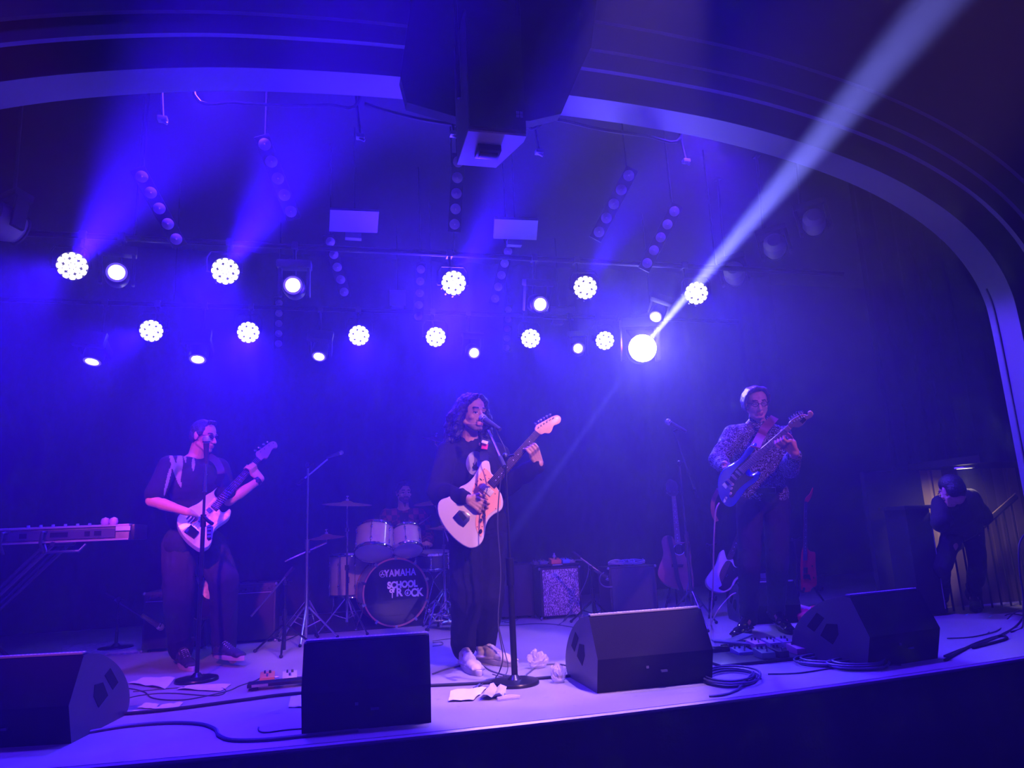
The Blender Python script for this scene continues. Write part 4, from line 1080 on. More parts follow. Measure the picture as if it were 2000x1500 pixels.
# ---- bassist
def bassist():
    fz = {'R': (atz(350, 1296), atz(376, 1312)), 'L': (atz(418, 1297), atz(475, 1304))}
    x0 = GB.loc(491, 921)[0]
    J = dict(head=P_(399, 852, 5.66), shR=P_(330, 908, 5.52), shL=P_(428, 912, 5.84), neck=P_(383, 893, 5.70), hip=P_(375, 1050, 5.74),
             elR=P_(296, 978, 5.42), wrR=P_(366, 1000, 5.26), elL=P_(447, 978, 5.72), hipR=P_(350, 1064, 5.72), hipL=P_(408, 1066, 5.78),
             knR=P_(348, 1170, 5.62), knL=P_(438, 1132, 5.60), anR=fz['R'][0] + V((.01, 0, .11)), anL=fz['L'][0] + V((.06, 0, .14)))
    J['wrL'] = GB.W(x0 - .01, -.112, -.014)
    base = V((J['hip'].x, J['hip'].y, 0))
    hf = RIGHT * .93 + TOCAM(J['head']) * .30 + V((0, 0, -.22))
    spec = dict(J=J, base=base, skin=skin('skin_fair', (.66, .36, .28)), hf=hf, feet=fz, bulk=1.05, hk=1.0, label='person in a black splashed T-shirt and glasses, playing a pale bass',
                hands=[lambda S, J: hand(S, J['wrR'], GB.W(*GB.loc(398, 1012), .03) - J['wrR'], -GB.n, 1, (.7, .8, .8, .9), .8),
                       lambda S, J: (S.chain([J['elL'], J['wrL']], [.038, .026]), fret_hand(S, GB, x0, J['wrL'], 1.0, .030, .022))])
    R = person(spec); body, J, g, loc, B, neck, chest, hip, up = R
    sh = shirt(body, spec, J, B, neck, chest, hip, up, 'tshirt', [mat('black_tee', (.012, .012, .016), .9), mat('tee_print', (.34, .34, .38), .9)], (.80, .85), .08, .022, 8, .009, True, None)
    fb = lambda p: False
    # splashes of pale paint running down from the collar and the shoulders
    me = sh.data
    for f in me.polygons:
        c = sum((me.vertices[v].co for v in f.vertices), V()) / len(f.vertices) + base
        x, y = proj(c)
        front = (f.normal.dot(TOCAM(c)) > 0.1)
        hit = front and any(abs(x - (cx + (y - a0) * sl)) < wd * math.sin(PI * min(1, max(0, (y - a0) / (a1 - a0)))) ** .5 and a0 < y < a1 for cx, sl, a0, a1, wd in ((330, .32, 878, 952, 5), (360, .12, 882, 904, 2.2), (352, -.05, 880, 938, 6.5), (378, -.02, 894, 920, 3.2), (336, -.25, 905, 968, 3.2)))
        f.material_index = 1 if hit else 0
    trousers(body, spec, J, B, hip, up, 'trousers', mat('grey_trousers', (.035, .028, .045), .95, bump=.2, bscale=160, spec=.1), (.118, .100, .082), 6, .011, .01)
    S = Soft(); Bh = basis(hf)
    S.ell(g(0, -.024, .040), (.083, .090, .083), Bh); S.ell(g(0, -.050, -.005), (.080, .058, .070), Bh)
    S.cap(g(-.03, .045, .108), .016, g(.03, .045, .108), .016)
    for s_ in (-1, 1): S.ell(g(s_ * .072, .004, .03), (.012, .035, .038), Bh)
    S.build('hair', mat('brown_grey_hair', (.045, .036, .042), .6, bump=.7, bscale=120), base, body, .006, 2, lambda p: .004 * noise.noise(p * 60))
    glasses(body, g, base, mat('glasses_black', (.01, .01, .01), .2), True)
    m = MB(); w = J['wrL']; e = J['elL']; d = (e - w).normalized()
    m.lathe([(.030, -.016), (.034, -.012), (.034, .012), (.030, .016)], 20, frame(w + d * .03 - base, d)); wt = m.build('watch', BLKMETAL, body)
    m = MB(); m.lathe([(0, .006), (.015, .006), (.016, 0), (0, 0)], 16, frame(w + d * .03 - base + TOCAM(w) * .033, TOCAM(w))); m.build('watch_face', CHROME, wt)
    for s in 'RL': shoe('shoe', fz[s][0], fz[s][1] - (V((0, 0, 0))), base, body, mat('dark_sneaker', (.05, .045, .07), .6), mat('pale_sole', (.62, .42, .5), .6), lift=.0 if s == 'R' else .045, lace=WHITE)
    # bass strap over the right... from the horn across the chest to the shoulder
    strap('strap', [GB.W(*GB.loc(424, 948), .0), P_(432, 925, 5.52), P_(424, 903, 5.60), P_(408, 890, 5.66)], .05, mat('strap_dark', (.03, .03, .05), .7), g2)
    return R
def glasses(body, g, base, mt, half=False):
    m = MB()
    for s in (-1, 1):
        c = [(s * .032 + .021 * math.cos(2 * PI * i / 16) * 1.1, .090 - abs(.021 * math.cos(2 * PI * i / 16) + s * .032) * .12, .000 + .016 * math.sin(2 * PI * i / 16)) for i in range(17)]
        m.tube([g(*q) - base for q in c], .0022, 5)
        m.tube([g(s * .055, .083, .005) - base, g(s * .078, .03, .006) - base, g(s * .082, -.01, .002) - base], .0022, 5)
    m.tube([g(-.010, .094, .003) - base, g(.010, .094, .003) - base], .0022, 5)
    o = m.build('glasses', mt, body)
    m = MB()
    for s in (-1, 1):
        m._add([g(s * .032 + .021 * math.cos(2 * PI * i / 14) * 1.1, .089 - abs(.021 * math.cos(2 * PI * i / 14) + s * .032) * .12, .016 * math.sin(2 * PI * i / 14)) - base for i in range(14)], [tuple(range(14))])
    gl = mat('glass_lens', (.5, .5, .6), .05, alpha=.25) if not half else mat('glass_lens_dark', (.01, .01, .02), .05, alpha=.75)
    m.build('lenses', gl, o)
    return o
bpy.context.view_layer.update()
BR = bassist()

# ---- right-hand guitarist
def guitarist():
    fz = {'R': (atz(1466, 1234), atz(1434, 1250)), 'L': (atz(1519, 1222), atz(1545, 1240))}
    x0 = GT.loc(1529, 858)[0]
    J = dict(head=P_(1478, 786, 4.66), shR=P_(1432, 849, 4.76), shL=P_(1527, 850, 4.74), neck=P_(1479, 822, 4.74), hip=P_(1490, 968, 4.80),
             elR=P_(1406, 905, 4.72), wrR=P_(1417, 915, 4.50), elL=P_(1541, 916, 4.66), hipR=P_(1464, 985, 4.80), hipL=P_(1516, 983, 4.80),
             knR=P_(1463, 1105, 4.74), knL=P_(1518, 1100, 4.74), anR=fz['R'][0] + V((0, 0, .10)), anL=fz['L'][0] + V((0, 0, .10)))
    J['elR'] = P_(1403, 900, 4.70)
    J['wrL'] = GT.W(x0 - .025, -.105, -.008)
    base = V((J['hip'].x, J['hip'].y, 0))
    hf = TOCAM(J['head']) * .93 + RIGHT * .22 + V((0, 0, -.28))
    spec = dict(J=J, base=base, skin=skin('skin_fair', (.66, .36, .28)), hf=hf, feet=fz, bulk=.98, jaw=1.06, hk=1.03, open=False, label='person with glasses and a patterned button shirt looking down at a blue guitar',
                hands=[lambda S, J: hand(S, J['wrR'], GT.W(*GT.loc(1428, 936), .04) - J['wrR'], -GT.n, 1, (.6, .7, .8, .9), .8),
                       lambda S, J: (S.chain([J['elL'], J['wrL']], [.038, .026]), fret_hand(S, GT, x0, J['wrL'], 1.0, .026, .020))])
    R = person(spec); body, J, g, loc, B, neck, chest, hip, up = R
    pm = mat('paisley_shirt', (.10, .11, .16), .8)
    nt = pm.node_tree; b = nt.nodes['Principled BSDF']
    tc = nt.nodes.new('ShaderNodeTexCoord'); n1 = nt.nodes.new('ShaderNodeTexNoise'); n1.inputs['Scale'].default_value = 22; n1.inputs['Detail'].default_value = 2; n1.inputs['Distortion'].default_value = 2.2
    wv = nt.nodes.new('ShaderNodeTexWave'); wv.wave_type = 'RINGS'; wv.inputs['Scale'].default_value = 11; wv.inputs['Distortion'].default_value = 22; wv.inputs['Detail'].default_value = 2; wv.inputs['Detail Scale'].default_value = 2.2
    rp = nt.nodes.new('ShaderNodeValToRGB'); rp.color_ramp.elements[0].position = .42; rp.color_ramp.elements[0].color = (.014, .014, .024, 1); rp.color_ramp.elements[1].position = .58; rp.color_ramp.elements[1].color = (.27, .28, .32, 1)
    mx = nt.nodes.new('ShaderNodeMath'); mx.operation = 'MULTIPLY'; a2 = nt.nodes.new('ShaderNodeMath'); a2.operation = 'ADD'
    nt.links.new(tc.outputs['Object'], n1.inputs['Vector']); nt.links.new(tc.outputs['Object'], wv.inputs['Vector'])
    nt.links.new(wv.outputs['Fac'], mx.inputs[0]); nt.links.new(n1.outputs['Fac'], mx.inputs[1]); mx.inputs[1].default_value = 1
    nt.links.new(mx.outputs[0], a2.inputs[0]); a2.inputs[1].default_value = .18
    nt.links.new(a2.outputs[0], rp.inputs[0]); nt.links.new(rp.outputs[0], b.inputs['Base Color'])
    sh = shirt(body, spec, J, B, neck, chest, hip, up, 'patterned_shirt', pm, (1.9, 1.84), .05, .026, 11, .010)
    # collar, placket and buttons
    for s in (-1, 1):
        m = MB(); n_ = g(0, -.03, -.13)
        a, b_, c, d = [q - base for q in (neck + (B.to_3x3() @ V((s * .010, .080, -.035))), neck + (B.to_3x3() @ V((s * .075, .02, .035))), neck + (B.to_3x3() @ V((s * .095, .055, -.005))), neck + (B.to_3x3() @ V((s * .050, .105, -.075))))]
        m._add([a, b_, c, d] + [q + V((0, .004, -.006)) for q in (a, b_, c, d)], [(0, 1, 2, 3), (7, 6, 5, 4), (0, 4, 5, 1), (1, 5, 6, 2), (2, 6, 7, 3), (3, 7, 4, 0)])
        m.build('collar', pm, sh)
    m = MB(); bb = B.to_3x3()
    m.lathe([(0, .004), (.007, .003), (.007, 0)], 12, frame(neck + bb @ V((.0, .105, -.095)) - base, bb @ V((0, 1, .2)))); m.build('button', WHITE, sh)
    trousers(body, spec, J, B, hip, up, 'jeans', mat('dark_jeans', (.032, .028, .045), .95, bump=.2, bscale=160, spec=.1), (.098, .078, .064), 9, .009, .0, -.02)
    c = hip + up * .045
    m = MB(); P = [c + (B.to_3x3() @ V((.176 * math.cos(a), .130 * math.sin(a), 0))) - base for a in [2 * PI * i / 40 for i in range(41)]]
    vs = []
    for p in P: vs += [p + up * -.018, p + up * .018]
    m._add(vs, [(2 * i, 2 * i + 2, 2 * i + 3, 2 * i + 1) for i in range(40)]); bt = m.build('belt', mat('black_belt', (.015, .012, .012), .4), body)
    bp = c + (B.to_3x3() @ V((.0, .133, 0))) - base
    m = MB(); M = basis(TOCAM(c)); M.translation = bp
    m.tube([M @ V(q) for q in ((-.025, 0, -.02), (.025, 0, -.02), (.025, 0, .02), (-.025, 0, .02), (-.025, 0, -.02))], .003, 6); m.build('buckle', CHROME, bt)
    S = Soft(); Bh = basis(hf)
    S.ell(g(0, -.026, .044), (.088, .090, .080), Bh); S.ell(g(0, -.055, -.005), (.082, .055, .075), Bh)
    part = -.026
    for i in range(15):   # strands combed from the parting over the forehead to the side
        t = i / 14; y0 = .074 - .110 * t
        S.chain([g(part + .004, y0 - .006, .108 - .010 * t), g(part + .040, y0 + .006, .120 - .012 * t), g(part + .082, y0 + .000, .098), g(.086, y0 - .014, .052), g(.094, y0 - .028, .010), g(.090, y0 - .034, -.030 - .01 * (i % 3))], [.009, .012, .013, .012, .010, .006])
    for i in range(12):
        t = i / 11; y0 = .056 - .095 * t
        S.chain([g(part, y0, .112 - .010 * t), g(part - .028, y0 + .002, .102), g(-.078, y0 - .016, .060), g(-.086, y0 - .028, .018), g(-.085, y0 - .034, -.010)], [.009, .011, .010, .009, .006])
    S.build('hair', mat('grey_hair', (.10, .08, .11), .45, bump=.8, bscale=90), base, body, .0048, 1, lambda p: .003 * noise.noise(V((p.x * 120, p.y * 120, p.z * 30))))
    glasses(body, g, base, mat('glasses_black'))
    for s in 'RL': shoe('boot', fz[s][0], fz[s][1], base, body, mat('black_leather', (.03, .025, .035), .18, coat=.6), mat('black_sole', (.015, .015, .015), .5), w=.05, boot=.03)
    brown = mat('brown_leather_strap', (.22, .05, .045), .6, bump=.3, bscale=200)
    strap('strap', [GT.W(*GT.loc(1476, 872), .012), P_(1484, 855, 4.50), P_(1493, 838, 4.54), P_(1505, 824, 4.62), P_(1513, 815, 4.70)], .062, brown, g3)
    return R
bpy.context.view_layer.update()
GR_ = guitarist()

# ---- drummer
def drummer():
    J = dict(head=P_(789, 962, 7.95), shR=P_(756, 1006, 8.0), shL=P_(820, 1006, 8.0), neck=P_(788, 994, 8.0), hip=P_(785, 1095, 8.08),
             elR=P_(744, 1050, 7.9), wrR=P_(770, 1058, 7.70), elL=P_(836, 1050, 7.9), wrL=P_(833, 1062, 7.64), hipR=P_(772, 1100, 8.0), hipL=P_(800, 1100, 8.0),
             knR=P_(755, 1110, 7.62), knL=P_(818, 1112, 7.62), anR=P_(757, 1180, 7.62), anL=P_(820, 1185, 7.62))
    fz = {'R': (V((J['anR'].x, J['anR'].y + .05, 0)), V((J['anR'].x, J['anR'].y - .2, 0))), 'L': (V((J['anL'].x, J['anL'].y + .05, 0)), V((J['anL'].x, J['anL'].y - .2, 0)))}
    J['anR'].z = J['anL'].z = .1
    base = V((J['hip'].x, J['hip'].y, 0))
    hf = TOCAM(J['head']) * .92 + RIGHT * .30 + V((0, 0, -.05))
    spec = dict(J=J, base=base, skin=skin('skin_fair', (.66, .36, .28)), hf=hf, feet=fz, bulk=1.05, hk=1.0, label='person in a red checked shirt sitting behind the drum kit',
                beard=lambda x, y, z: (z < -.050 and y > .02) or (abs(z + .048) < .008 and x < .026 and y > .07), beardm=mat('stubble'),
                hands=[lambda S, J: hand(S, J['wrR'], V((.3, -1, .1)), V((0, 0, -1)), -1, (1, 1.1, 1.1, 1.1), 1),
                       lambda S, J: hand(S, J['wrL'], V((-.2, -1, .1)), V((0, 0, -1)), 1, (1, 1.1, 1.1, 1.1), 1)])
    R = person(spec); body, J, g, loc, B, neck, chest, hip, up = R
    pm = mat('plaid_shirt', (.1, .02, .02), .85)
    nt = pm.node_tree; b = nt.nodes['Principled BSDF']
    tc = nt.nodes.new('ShaderNodeTexCoord'); ck = nt.nodes.new('ShaderNodeTexChecker'); ck.inputs['Scale'].default_value = 17
    ck.inputs['Color1'].default_value = (.26, .03, .05, 1); ck.inputs['Color2'].default_value = (.04, .015, .03, 1)
    nt.links.new(tc.outputs['Object'], ck.inputs['Vector']); nt.links.new(ck.outputs[0], b.inputs['Base Color'])
    sh = shirt(body, spec, J, B, neck, chest, hip, up, 'plaid_shirt', pm, (1.8, 1.8), .03, .028, 14, .009)
    bb = B.to_3x3()
    m = MB(); q = [neck + bb @ V(c) - base for c in ((-.052, .085, -.03), (.052, .085, -.03), (.040, .150, -.13), (.015, .158, -.20), (-.015, .158, -.20), (-.040, .150, -.13))]
    m._add(q + [p + bb @ V((0, .004, 0)) for p in q], [(0, 1, 2, 3, 4, 5), (11, 10, 9, 8, 7, 6)] + [(i, (i + 1) % 6, 6 + (i + 1) % 6, 6 + i) for i in range(6)]); m.build('undershirt', mat('black_tee'), body)
    m = MB(); c = neck + bb @ V((.02, .178, -.24)) - base
    m.box(c, (.010, .006, .045)); m.box(c + V((0, 0, .008)), (.030, .006, .009)); m.build('cross_pendant', WHITE, body)
    trousers(body, spec, J, B, hip, up, 'trousers', mat('black_trousers'), (.10, .085, .07), 4, .008)
    S = Soft(); Bh = basis(hf)
    S.ell(g(0, -.022, .044), (.085, .094, .082), Bh); S.ell(g(0, -.05, -.01), (.080, .058, .08), Bh)
    S.chain([g(-.05, .055, .088), g(0, .068, .100), g(.05, .055, .088)], [.020, .020, .018])
    for s_ in (-1, 1): S.chain([g(s_ * .06, .045, .085), g(s_ * .079, .02, .03), g(s_ * .078, .01, -.01)], [.018, .014, .008])
    S.build('hair', mat('black_hair'), base, body, .0065, 1, lambda p: .005 * noise.noise(p * 60))
    for s in 'RL': shoe('shoe', fz[s][0], fz[s][1], base, body, RUBBER, RUBBER)
    return J
DJ = drummer()
# ---- stage hand in the wing
def stagehand():
    fz = {'R': (V((5.22, 5.06, 0)), V((5.10, 4.84, 0))), 'L': (V((5.58, 4.98, 0)), V((5.60, 4.74, 0)))}
    fz = {'R': (atz(1842, 1190), atz(1838, 1199)), 'L': (atz(1905, 1186), atz(1908, 1197))}
    Yh = 4.98
    J = dict(head=P_(1858, 958, 4.68), shR=P_(1838, 985, 4.82), shL=P_(1895, 972, 4.86), neck=P_(1868, 972, 4.80), hip=P_(1882, 1026, 5.02),
             elR=P_(1836, 1022, 4.7), wrR=P_(1858, 1010, 5.12), elL=P_(1921, 1010, 4.92), wrL=P_(1896, 1010, 5.14), hipR=P_(1864, 1035, 5.02), hipL=P_(1898, 1035, 5.02),
             knR=P_(1838, 1110, 5.02), knL=P_(1910, 1102, 5.0), anR=fz['R'][0] + V((0, 0, .1)), anL=fz['L'][0] + V((0, 0, .1)))
    base = V((J['hip'].x, J['hip'].y, 0))
    hf = V((.0, 1, -.35))
    spec = dict(J=J, base=base, skin=skin('skin_fair', (.66, .36, .28)), hf=hf, feet=fz, bulk=1.0, label='person in dark clothes standing bent over in the wing beside the handrail',
                hands=[lambda S, J: hand(S, J['wrR'], V((-.8, -.3, .1)), V((0, 0, -1)), 1, (.5, .5, .5, .5), .6), lambda S, J: hand(S, J['wrL'], V((-.6, -.4, -.4)), V((-.3, .3, -.6)), -1, (.6, .6, .6, .6), .6)])
    R = person(spec); body, J, g, loc, B, neck, chest, hip, up = R
    bk = mat('black_work_clothes', (.008, .008, .010), .9)
    shirt(body, spec, J, B, neck, chest, hip, up, 'shirt', bk, (1.85, 1.85), .03, .026, 2, .008)
    trousers(body, spec, J, B, hip, up, 'trousers', bk, (.085, .068, .060), 3, .010)
    S = Soft(); Bh = basis(hf); S.ell(g(0, -.022, .044), (.085, .094, .082), Bh); S.ell(g(0, -.05, -.01), (.080, .058, .08), Bh)
    S.build('hair', mat('black_hair'), base, body, .007, 1)
    glasses(body, g, base, mat('glasses_bright', (.8, .75, .6), .2, metal=1))
    for s in 'RL': shoe('shoe', fz[s][0], fz[s][1], base, body, RUBBER, RUBBER)
stagehand()
# ------------------------------------------------------------------ stage monitors
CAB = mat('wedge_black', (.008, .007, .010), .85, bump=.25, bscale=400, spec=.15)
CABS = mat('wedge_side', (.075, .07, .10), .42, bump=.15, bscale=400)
def wedge(label, L, R, h=.44, dep=.47, W=None, flip=False):
    """floor monitor seen from behind; L and R are the floor corners of its rear panel"""
    L, R = V(L), V(R); x = (R - L); w_ = W or x.length; x.normalize(); y = V((-x.y, x.x, 0))
    M = Matrix((x, y, V((0, 0, 1)))).transposed().to_4x4(); M.translation = L
    t = empty('stage_monitor', (0, 0, 0), label, 'stage monitor', 'wedge monitors along the stage front'); t.matrix_world = M
    s = h / .44; d = dep / .47
    prof = [(.035 * d, 0), (.0, .20 * s), (.075 * d, .435 * s), (.11 * d, .44 * s)]
    cur = catmull([V((.11 * d, .44 * s, 0)), V((.23 * d, .395 * s, 0)), V((.35 * d, .30 * s, 0)), V((.43 * d, .18 * s, 0)), V((.455 * d, .07 * s, 0)), V((.43 * d, 0, 0))], 5)
    prof += [(p.x, p.y) for p in cur[1:]]
    T = Matrix(((0, 0, 1, 0), (1, 0, 0, 0), (0, 1, 0, 0), (0, 0, 0, 1)))
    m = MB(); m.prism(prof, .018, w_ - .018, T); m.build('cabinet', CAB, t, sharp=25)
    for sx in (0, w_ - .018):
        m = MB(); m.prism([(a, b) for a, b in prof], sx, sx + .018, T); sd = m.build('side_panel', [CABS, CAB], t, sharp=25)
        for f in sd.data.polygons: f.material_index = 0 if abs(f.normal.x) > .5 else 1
        xx = sx - .001 if sx == 0 else sx + .019
        q1 = [(.235, .285), (.275, .315), (.345, .215), (.305, .185)]; q2 = [(.165, .255), (.225, .25), (.27, .165), (.205, .12), (.165, .19)]
        for q in (q1, q2):
            m = MB(); m.prism([(a * d, b * s) for a, b in q], xx - .0015, xx + .0015, T); m.build('handle_recess', mat('recess_black', (.004, .004, .005), .9), sd)
    # perforated lip of the grille along the top edge
    m = MB(); n = int(w_ / .018)
    m.box((w_ / 2, .094 * d, .446 * s), (w_ - .02, .034, .010)); gl = m.build('grille_lip', mat('grille_grey', (.30, .30, .36), .45), t, bevel=.002)
    m = MB()
    for i in range(n):
        m.lathe([(.0042, .452 * s), (.003, .4535 * s), (0, .4535 * s)], 6, Matrix.Translation(((i + .5) * w_ / n, .088 * d, 0)))
    m.build('grille_studs', mat('stud_steel', (.8, .8, .85), .3), gl)['kind'] = 'stuff'
    m = MB(); m.box((w_ * .56, -.002 + .012, .10 * s), (.035, .012, .010)); m.box((w_ * .42, .013, .13 * s), (.014, .012, .012)); m.build('connector_plate', mat('plate_grey', (.1, .1, .12), .4), t)
    return t
wedge('black wedge monitor at the front left corner, cut by the frame', atz(128, 1458) + V((-.62, .12, 0)), atz(128, 1458), .365, .60)
wedge('black wedge monitor standing square to the edge, left of the singer', atz(587, 1438), atz(843, 1415), .375, .45)
wedge('black wedge monitor right of the singer, its left side showing', atz(1172, 1358), atz(1399, 1334), .37, .58)
wedge('black wedge monitor at the far right, turned and lit blue on its side', atz(1708, 1310), atz(1846, 1288), .38, .62)
wedge('black wedge monitor lying behind the right-hand player', atz(1455, 1222) + V((.0, .0, 0)), atz(1455, 1222) + V((.45, -.12, 0)), .32, .5)
# ------------------------------------------------------------------ microphones and stands
def mic(t, p, d, nm='microphone'):
    """hand microphone: p grille centre, d from grille towards the tail"""
    F_ = frame(p, d)
    m = MB(); m.lathe([(0, -.024), (.014, -.021), (.023, -.010), (.0255, .004), (.022, .018), (.019, .024)], 18, F_); g = m.build('mic_grille', mat('mic_mesh', (.35, .35, .4), .35, .8, bump=.5, bscale=600), t)
    m = MB(); m.lathe([(.0235, .010), (.0245, .015), (.0235, .020)], 18, F_); m.build('mic_ring', CHROME, g)
    m = MB(); m.lathe([(.019, .022), (.0185, .04), (.014, .13), (.0125, .165), (0, .165)], 18, F_); m.build('mic_body', mat('mic_body_grey', (.06, .06, .07), .3, .3), t)
def round_base(t, b, r=.13):
    m = MB(); m.lathe([(0, 0), (r, 0), (r, .012), (r * .96, .02), (.04, .026), (.018, .05), (0, .05)], 40); o = m.build('round_base', mat('cast_base', (.03, .03, .035), .3, .5), t); o.location = b
def tripod(t, z=.28, R=.28, mt=BLKMETAL, a0=.4):
    for k in range(3):
        a = a0 + 2 * PI * k / 3; c, s = math.cos(a), math.sin(a)
        m = MB(); m.tube([(c * .02, s * .02, z), (c * R, s * R, .012)], .008, 8); m.tube([(0, 0, z * .42), (c * R * .45, s * R * .45, z * .58)], .005, 6); lg = m.build('leg', mt, t)
        m = MB(); m.ell((c * R, s * R, .012), .014, 6); m.build('rubber_foot', RUBBER, lg)
def mic_stand(label, b, H, base='round', boom=None, micd=None, micp=None, thick=None, mt=BLKMETAL, r=.13, R=.28, a0=.4, z0=.28):
    """b floor point, H pole height; boom = (tail point, head point) in world, crossing the pole top"""
    t = empty('microphone_stand', b, label, 'microphone stand', 'microphone stands'); b = V(b)
    if base == 'round': round_base(t, V((0, 0, 0)), r)
    else: tripod(t, z0, R, mt, a0)
    m = MB(); m.tube([(0, 0, .02), (0, 0, thick or H * .55)], .0135, 10); m.tube([(0, 0, (thick or H * .55) - .05), (0, 0, (thick or H * .55) + .03)], .018, 10); m.build('pole', mt, t)
    m = MB(); m.tube([(0, 0, thick or H * .55), (0, 0, H)], .0085, 10); m.build('upper_pole', mt, t)
    if boom:
        a, c = V(boom[0]) - b, V(boom[1]) - b
        m = MB(); m.tube([a, c], .0075, 8); q = m.build('boom_arm', mt if mt != BLKMETAL else mat('satin_black_metal', (.16, .16, .18), .28, .8), t)
        m = MB(); m.tube([a, a + (c - a).normalized() * .09], .014, 10); m.build('counterweight', RUBBER, q)
        m = MB(); m.ell((0, 0, H), (.022, .022, .026), 8); m.tube([(0, 0, H), (.05, -.02, H + .01)], .007, 6); m.build('clutch', BLKMETAL, t)
    if micp is not None:
        p = V(micp) - b; d = V(micd).normalized()
        mm = empty('microphone', b, label.replace('stand', 'stand').split(' stand')[0] and None)
        bpy.data.objects.remove(mm)
        F_ = frame(p + d * .11, d); m = MB(); m.lathe([(.019, -.03), (.020, 0), (.019, .03)], 14, F_)
        q = V(boom[1]) - b if boom else V((0, 0, H)); m.tube([p + d * .11, q], .007, 6); m.build('mic_clip', RUBBER, t)
    return t
def microphone(label, p, d, big=1.0):
    t = empty('microphone', p, label, 'microphone', 'microphones'); mic(t, V((0, 0, 0)), d)
    if big != 1: t.scale = (big,) * 3
    return t
# bassist's
b = atz(384, 1330); top = aty(401, 890, b.y)
t = mic_stand("straight black microphone stand in front of the bassist's leg", b, top.z, 'round', thick=1.0)
m = MB(); m.tube([(0, 0, top.z - .19), (0, 0, top.z - .05)], .0125, 12); m.tube([(0, 0, top.z - .24), (0, 0, top.z - .18)], .016, 12); m.build('chrome_sleeve', CHROME, t)
m = MB(); m.tube([(0, 0, 1.02), (.03, -.03, .99), (.065, -.06, .965)], .012, 8); m.build('clutch_lever', BLKMETAL, t)
p = aty(403, 858, b.y - .04)
microphone("microphone on the straight stand, in front of the bassist's face", p, V((.0, .25, -1)))
m = MB(); m.tube([(0, 0, top.z), tuple(V(p) - V(b) + V((0, .02, -.10)))], .010, 8); m.build('mic_clip', RUBBER, t)
# singer's
b = atz(1006, 1336); pv = aty(977, 893, b.y); hd = aty(953, 838, 4.28); tl = aty(996, 913, b.y - .01)
tl = pv + (pv - hd).normalized() * .09
t = mic_stand("singer's black boom microphone stand with round base", b, pv.z, 'round', (tl, hd), thick=.62, r=.135)
m = MB(); m.tube([(0, 0, .03), (0, 0, .62)], .018, 12); m.tube([(0, 0, .53), (0, 0, .68)], .024, 12); m.build('lower_sleeve', BLKMETAL, t)
p = aty(943, 817, 4.24); d = (aty(966, 832, 4.16) - p)
microphone("microphone at the singer's mouth", p, d)
m = MB(); m.tube([V(p) + d.normalized() * .09 - b, hd - b], .009, 8); m.build('mic_clip', RUBBER, t)
# right one
b = aty(1345, 1100, 5.5); b.z = 0; pv = aty(1335, 905, 5.5); hd = aty(1316, 842, 5.3); tl = aty(1361, 970, 5.62)
t = mic_stand('dark boom microphone stand left of the patterned-shirt player', b, pv.z, 'tripod', (tl, hd), mt=mat('dim_metal', (.10, .10, .14), .35, .7))
p = aty(1305, 824, 5.26); d = aty(1333, 839, 5.2) - p
microphone('microphone on the boom stand left of the patterned-shirt player', p, d)
m = MB(); m.tube([V(p) + d.normalized() * .1 - b, hd - b], .008, 8); m.build('mic_clip', RUBBER, t)
# overhead stand left of the drums
b = aty(598, 1200, 6.5); b.z = 0; pv = aty(602, 945, 6.5)
t = mic_stand('tall thin chrome boom stand left of the drum kit', b, pv.z + .16, 'tripod', (aty(579, 948, 6.5), aty(640, 897, 6.55)), mt=STEEL)
p = aty(667, 884, 6.55); microphone('small microphone high over the left cymbal', p, aty(640, 893, 6.55) - p, .8)
# low ones by the amplifiers
b = atz(226, 1268); pv = aty(228, 1172, b.y)
mic_stand('low boom microphone stand with round base, under the keyboard', b, pv.z, 'round', (aty(206, 1159, b.y), aty(298, 1219, b.y + .1)), r=.14)
p = aty(314, 1225, 5.9); microphone('round microphone pointing at the left bass amplifier', p, V((-.6, -.3, .5)))
b = aty(556, 1200, 6.0); b.z = 0; pv = aty(548, 1137, 6.0)
mic_stand('low tripod boom stand right of the bass amplifiers', b, pv.z, 'tripod', (aty(573, 1109, 6.0), aty(490, 1204, 5.95)),  R=.26, z0=.2, a0=2.6)
b = aty(1160, 1190, 6.25); b.z = 0; pv = aty(1160, 1108, 6.25)
mic_stand('low boom stand between the sparkling amplifier and the dark one', b, pv.z, 'tripod', (aty(1118, 1078, 6.3), aty(1180, 1124, 6.2)), R=.22, z0=.18)
p = aty(1188, 1130, 6.18); microphone('microphone aimed at the dark amplifier', p, V((-.7, 0, .45)), .9)
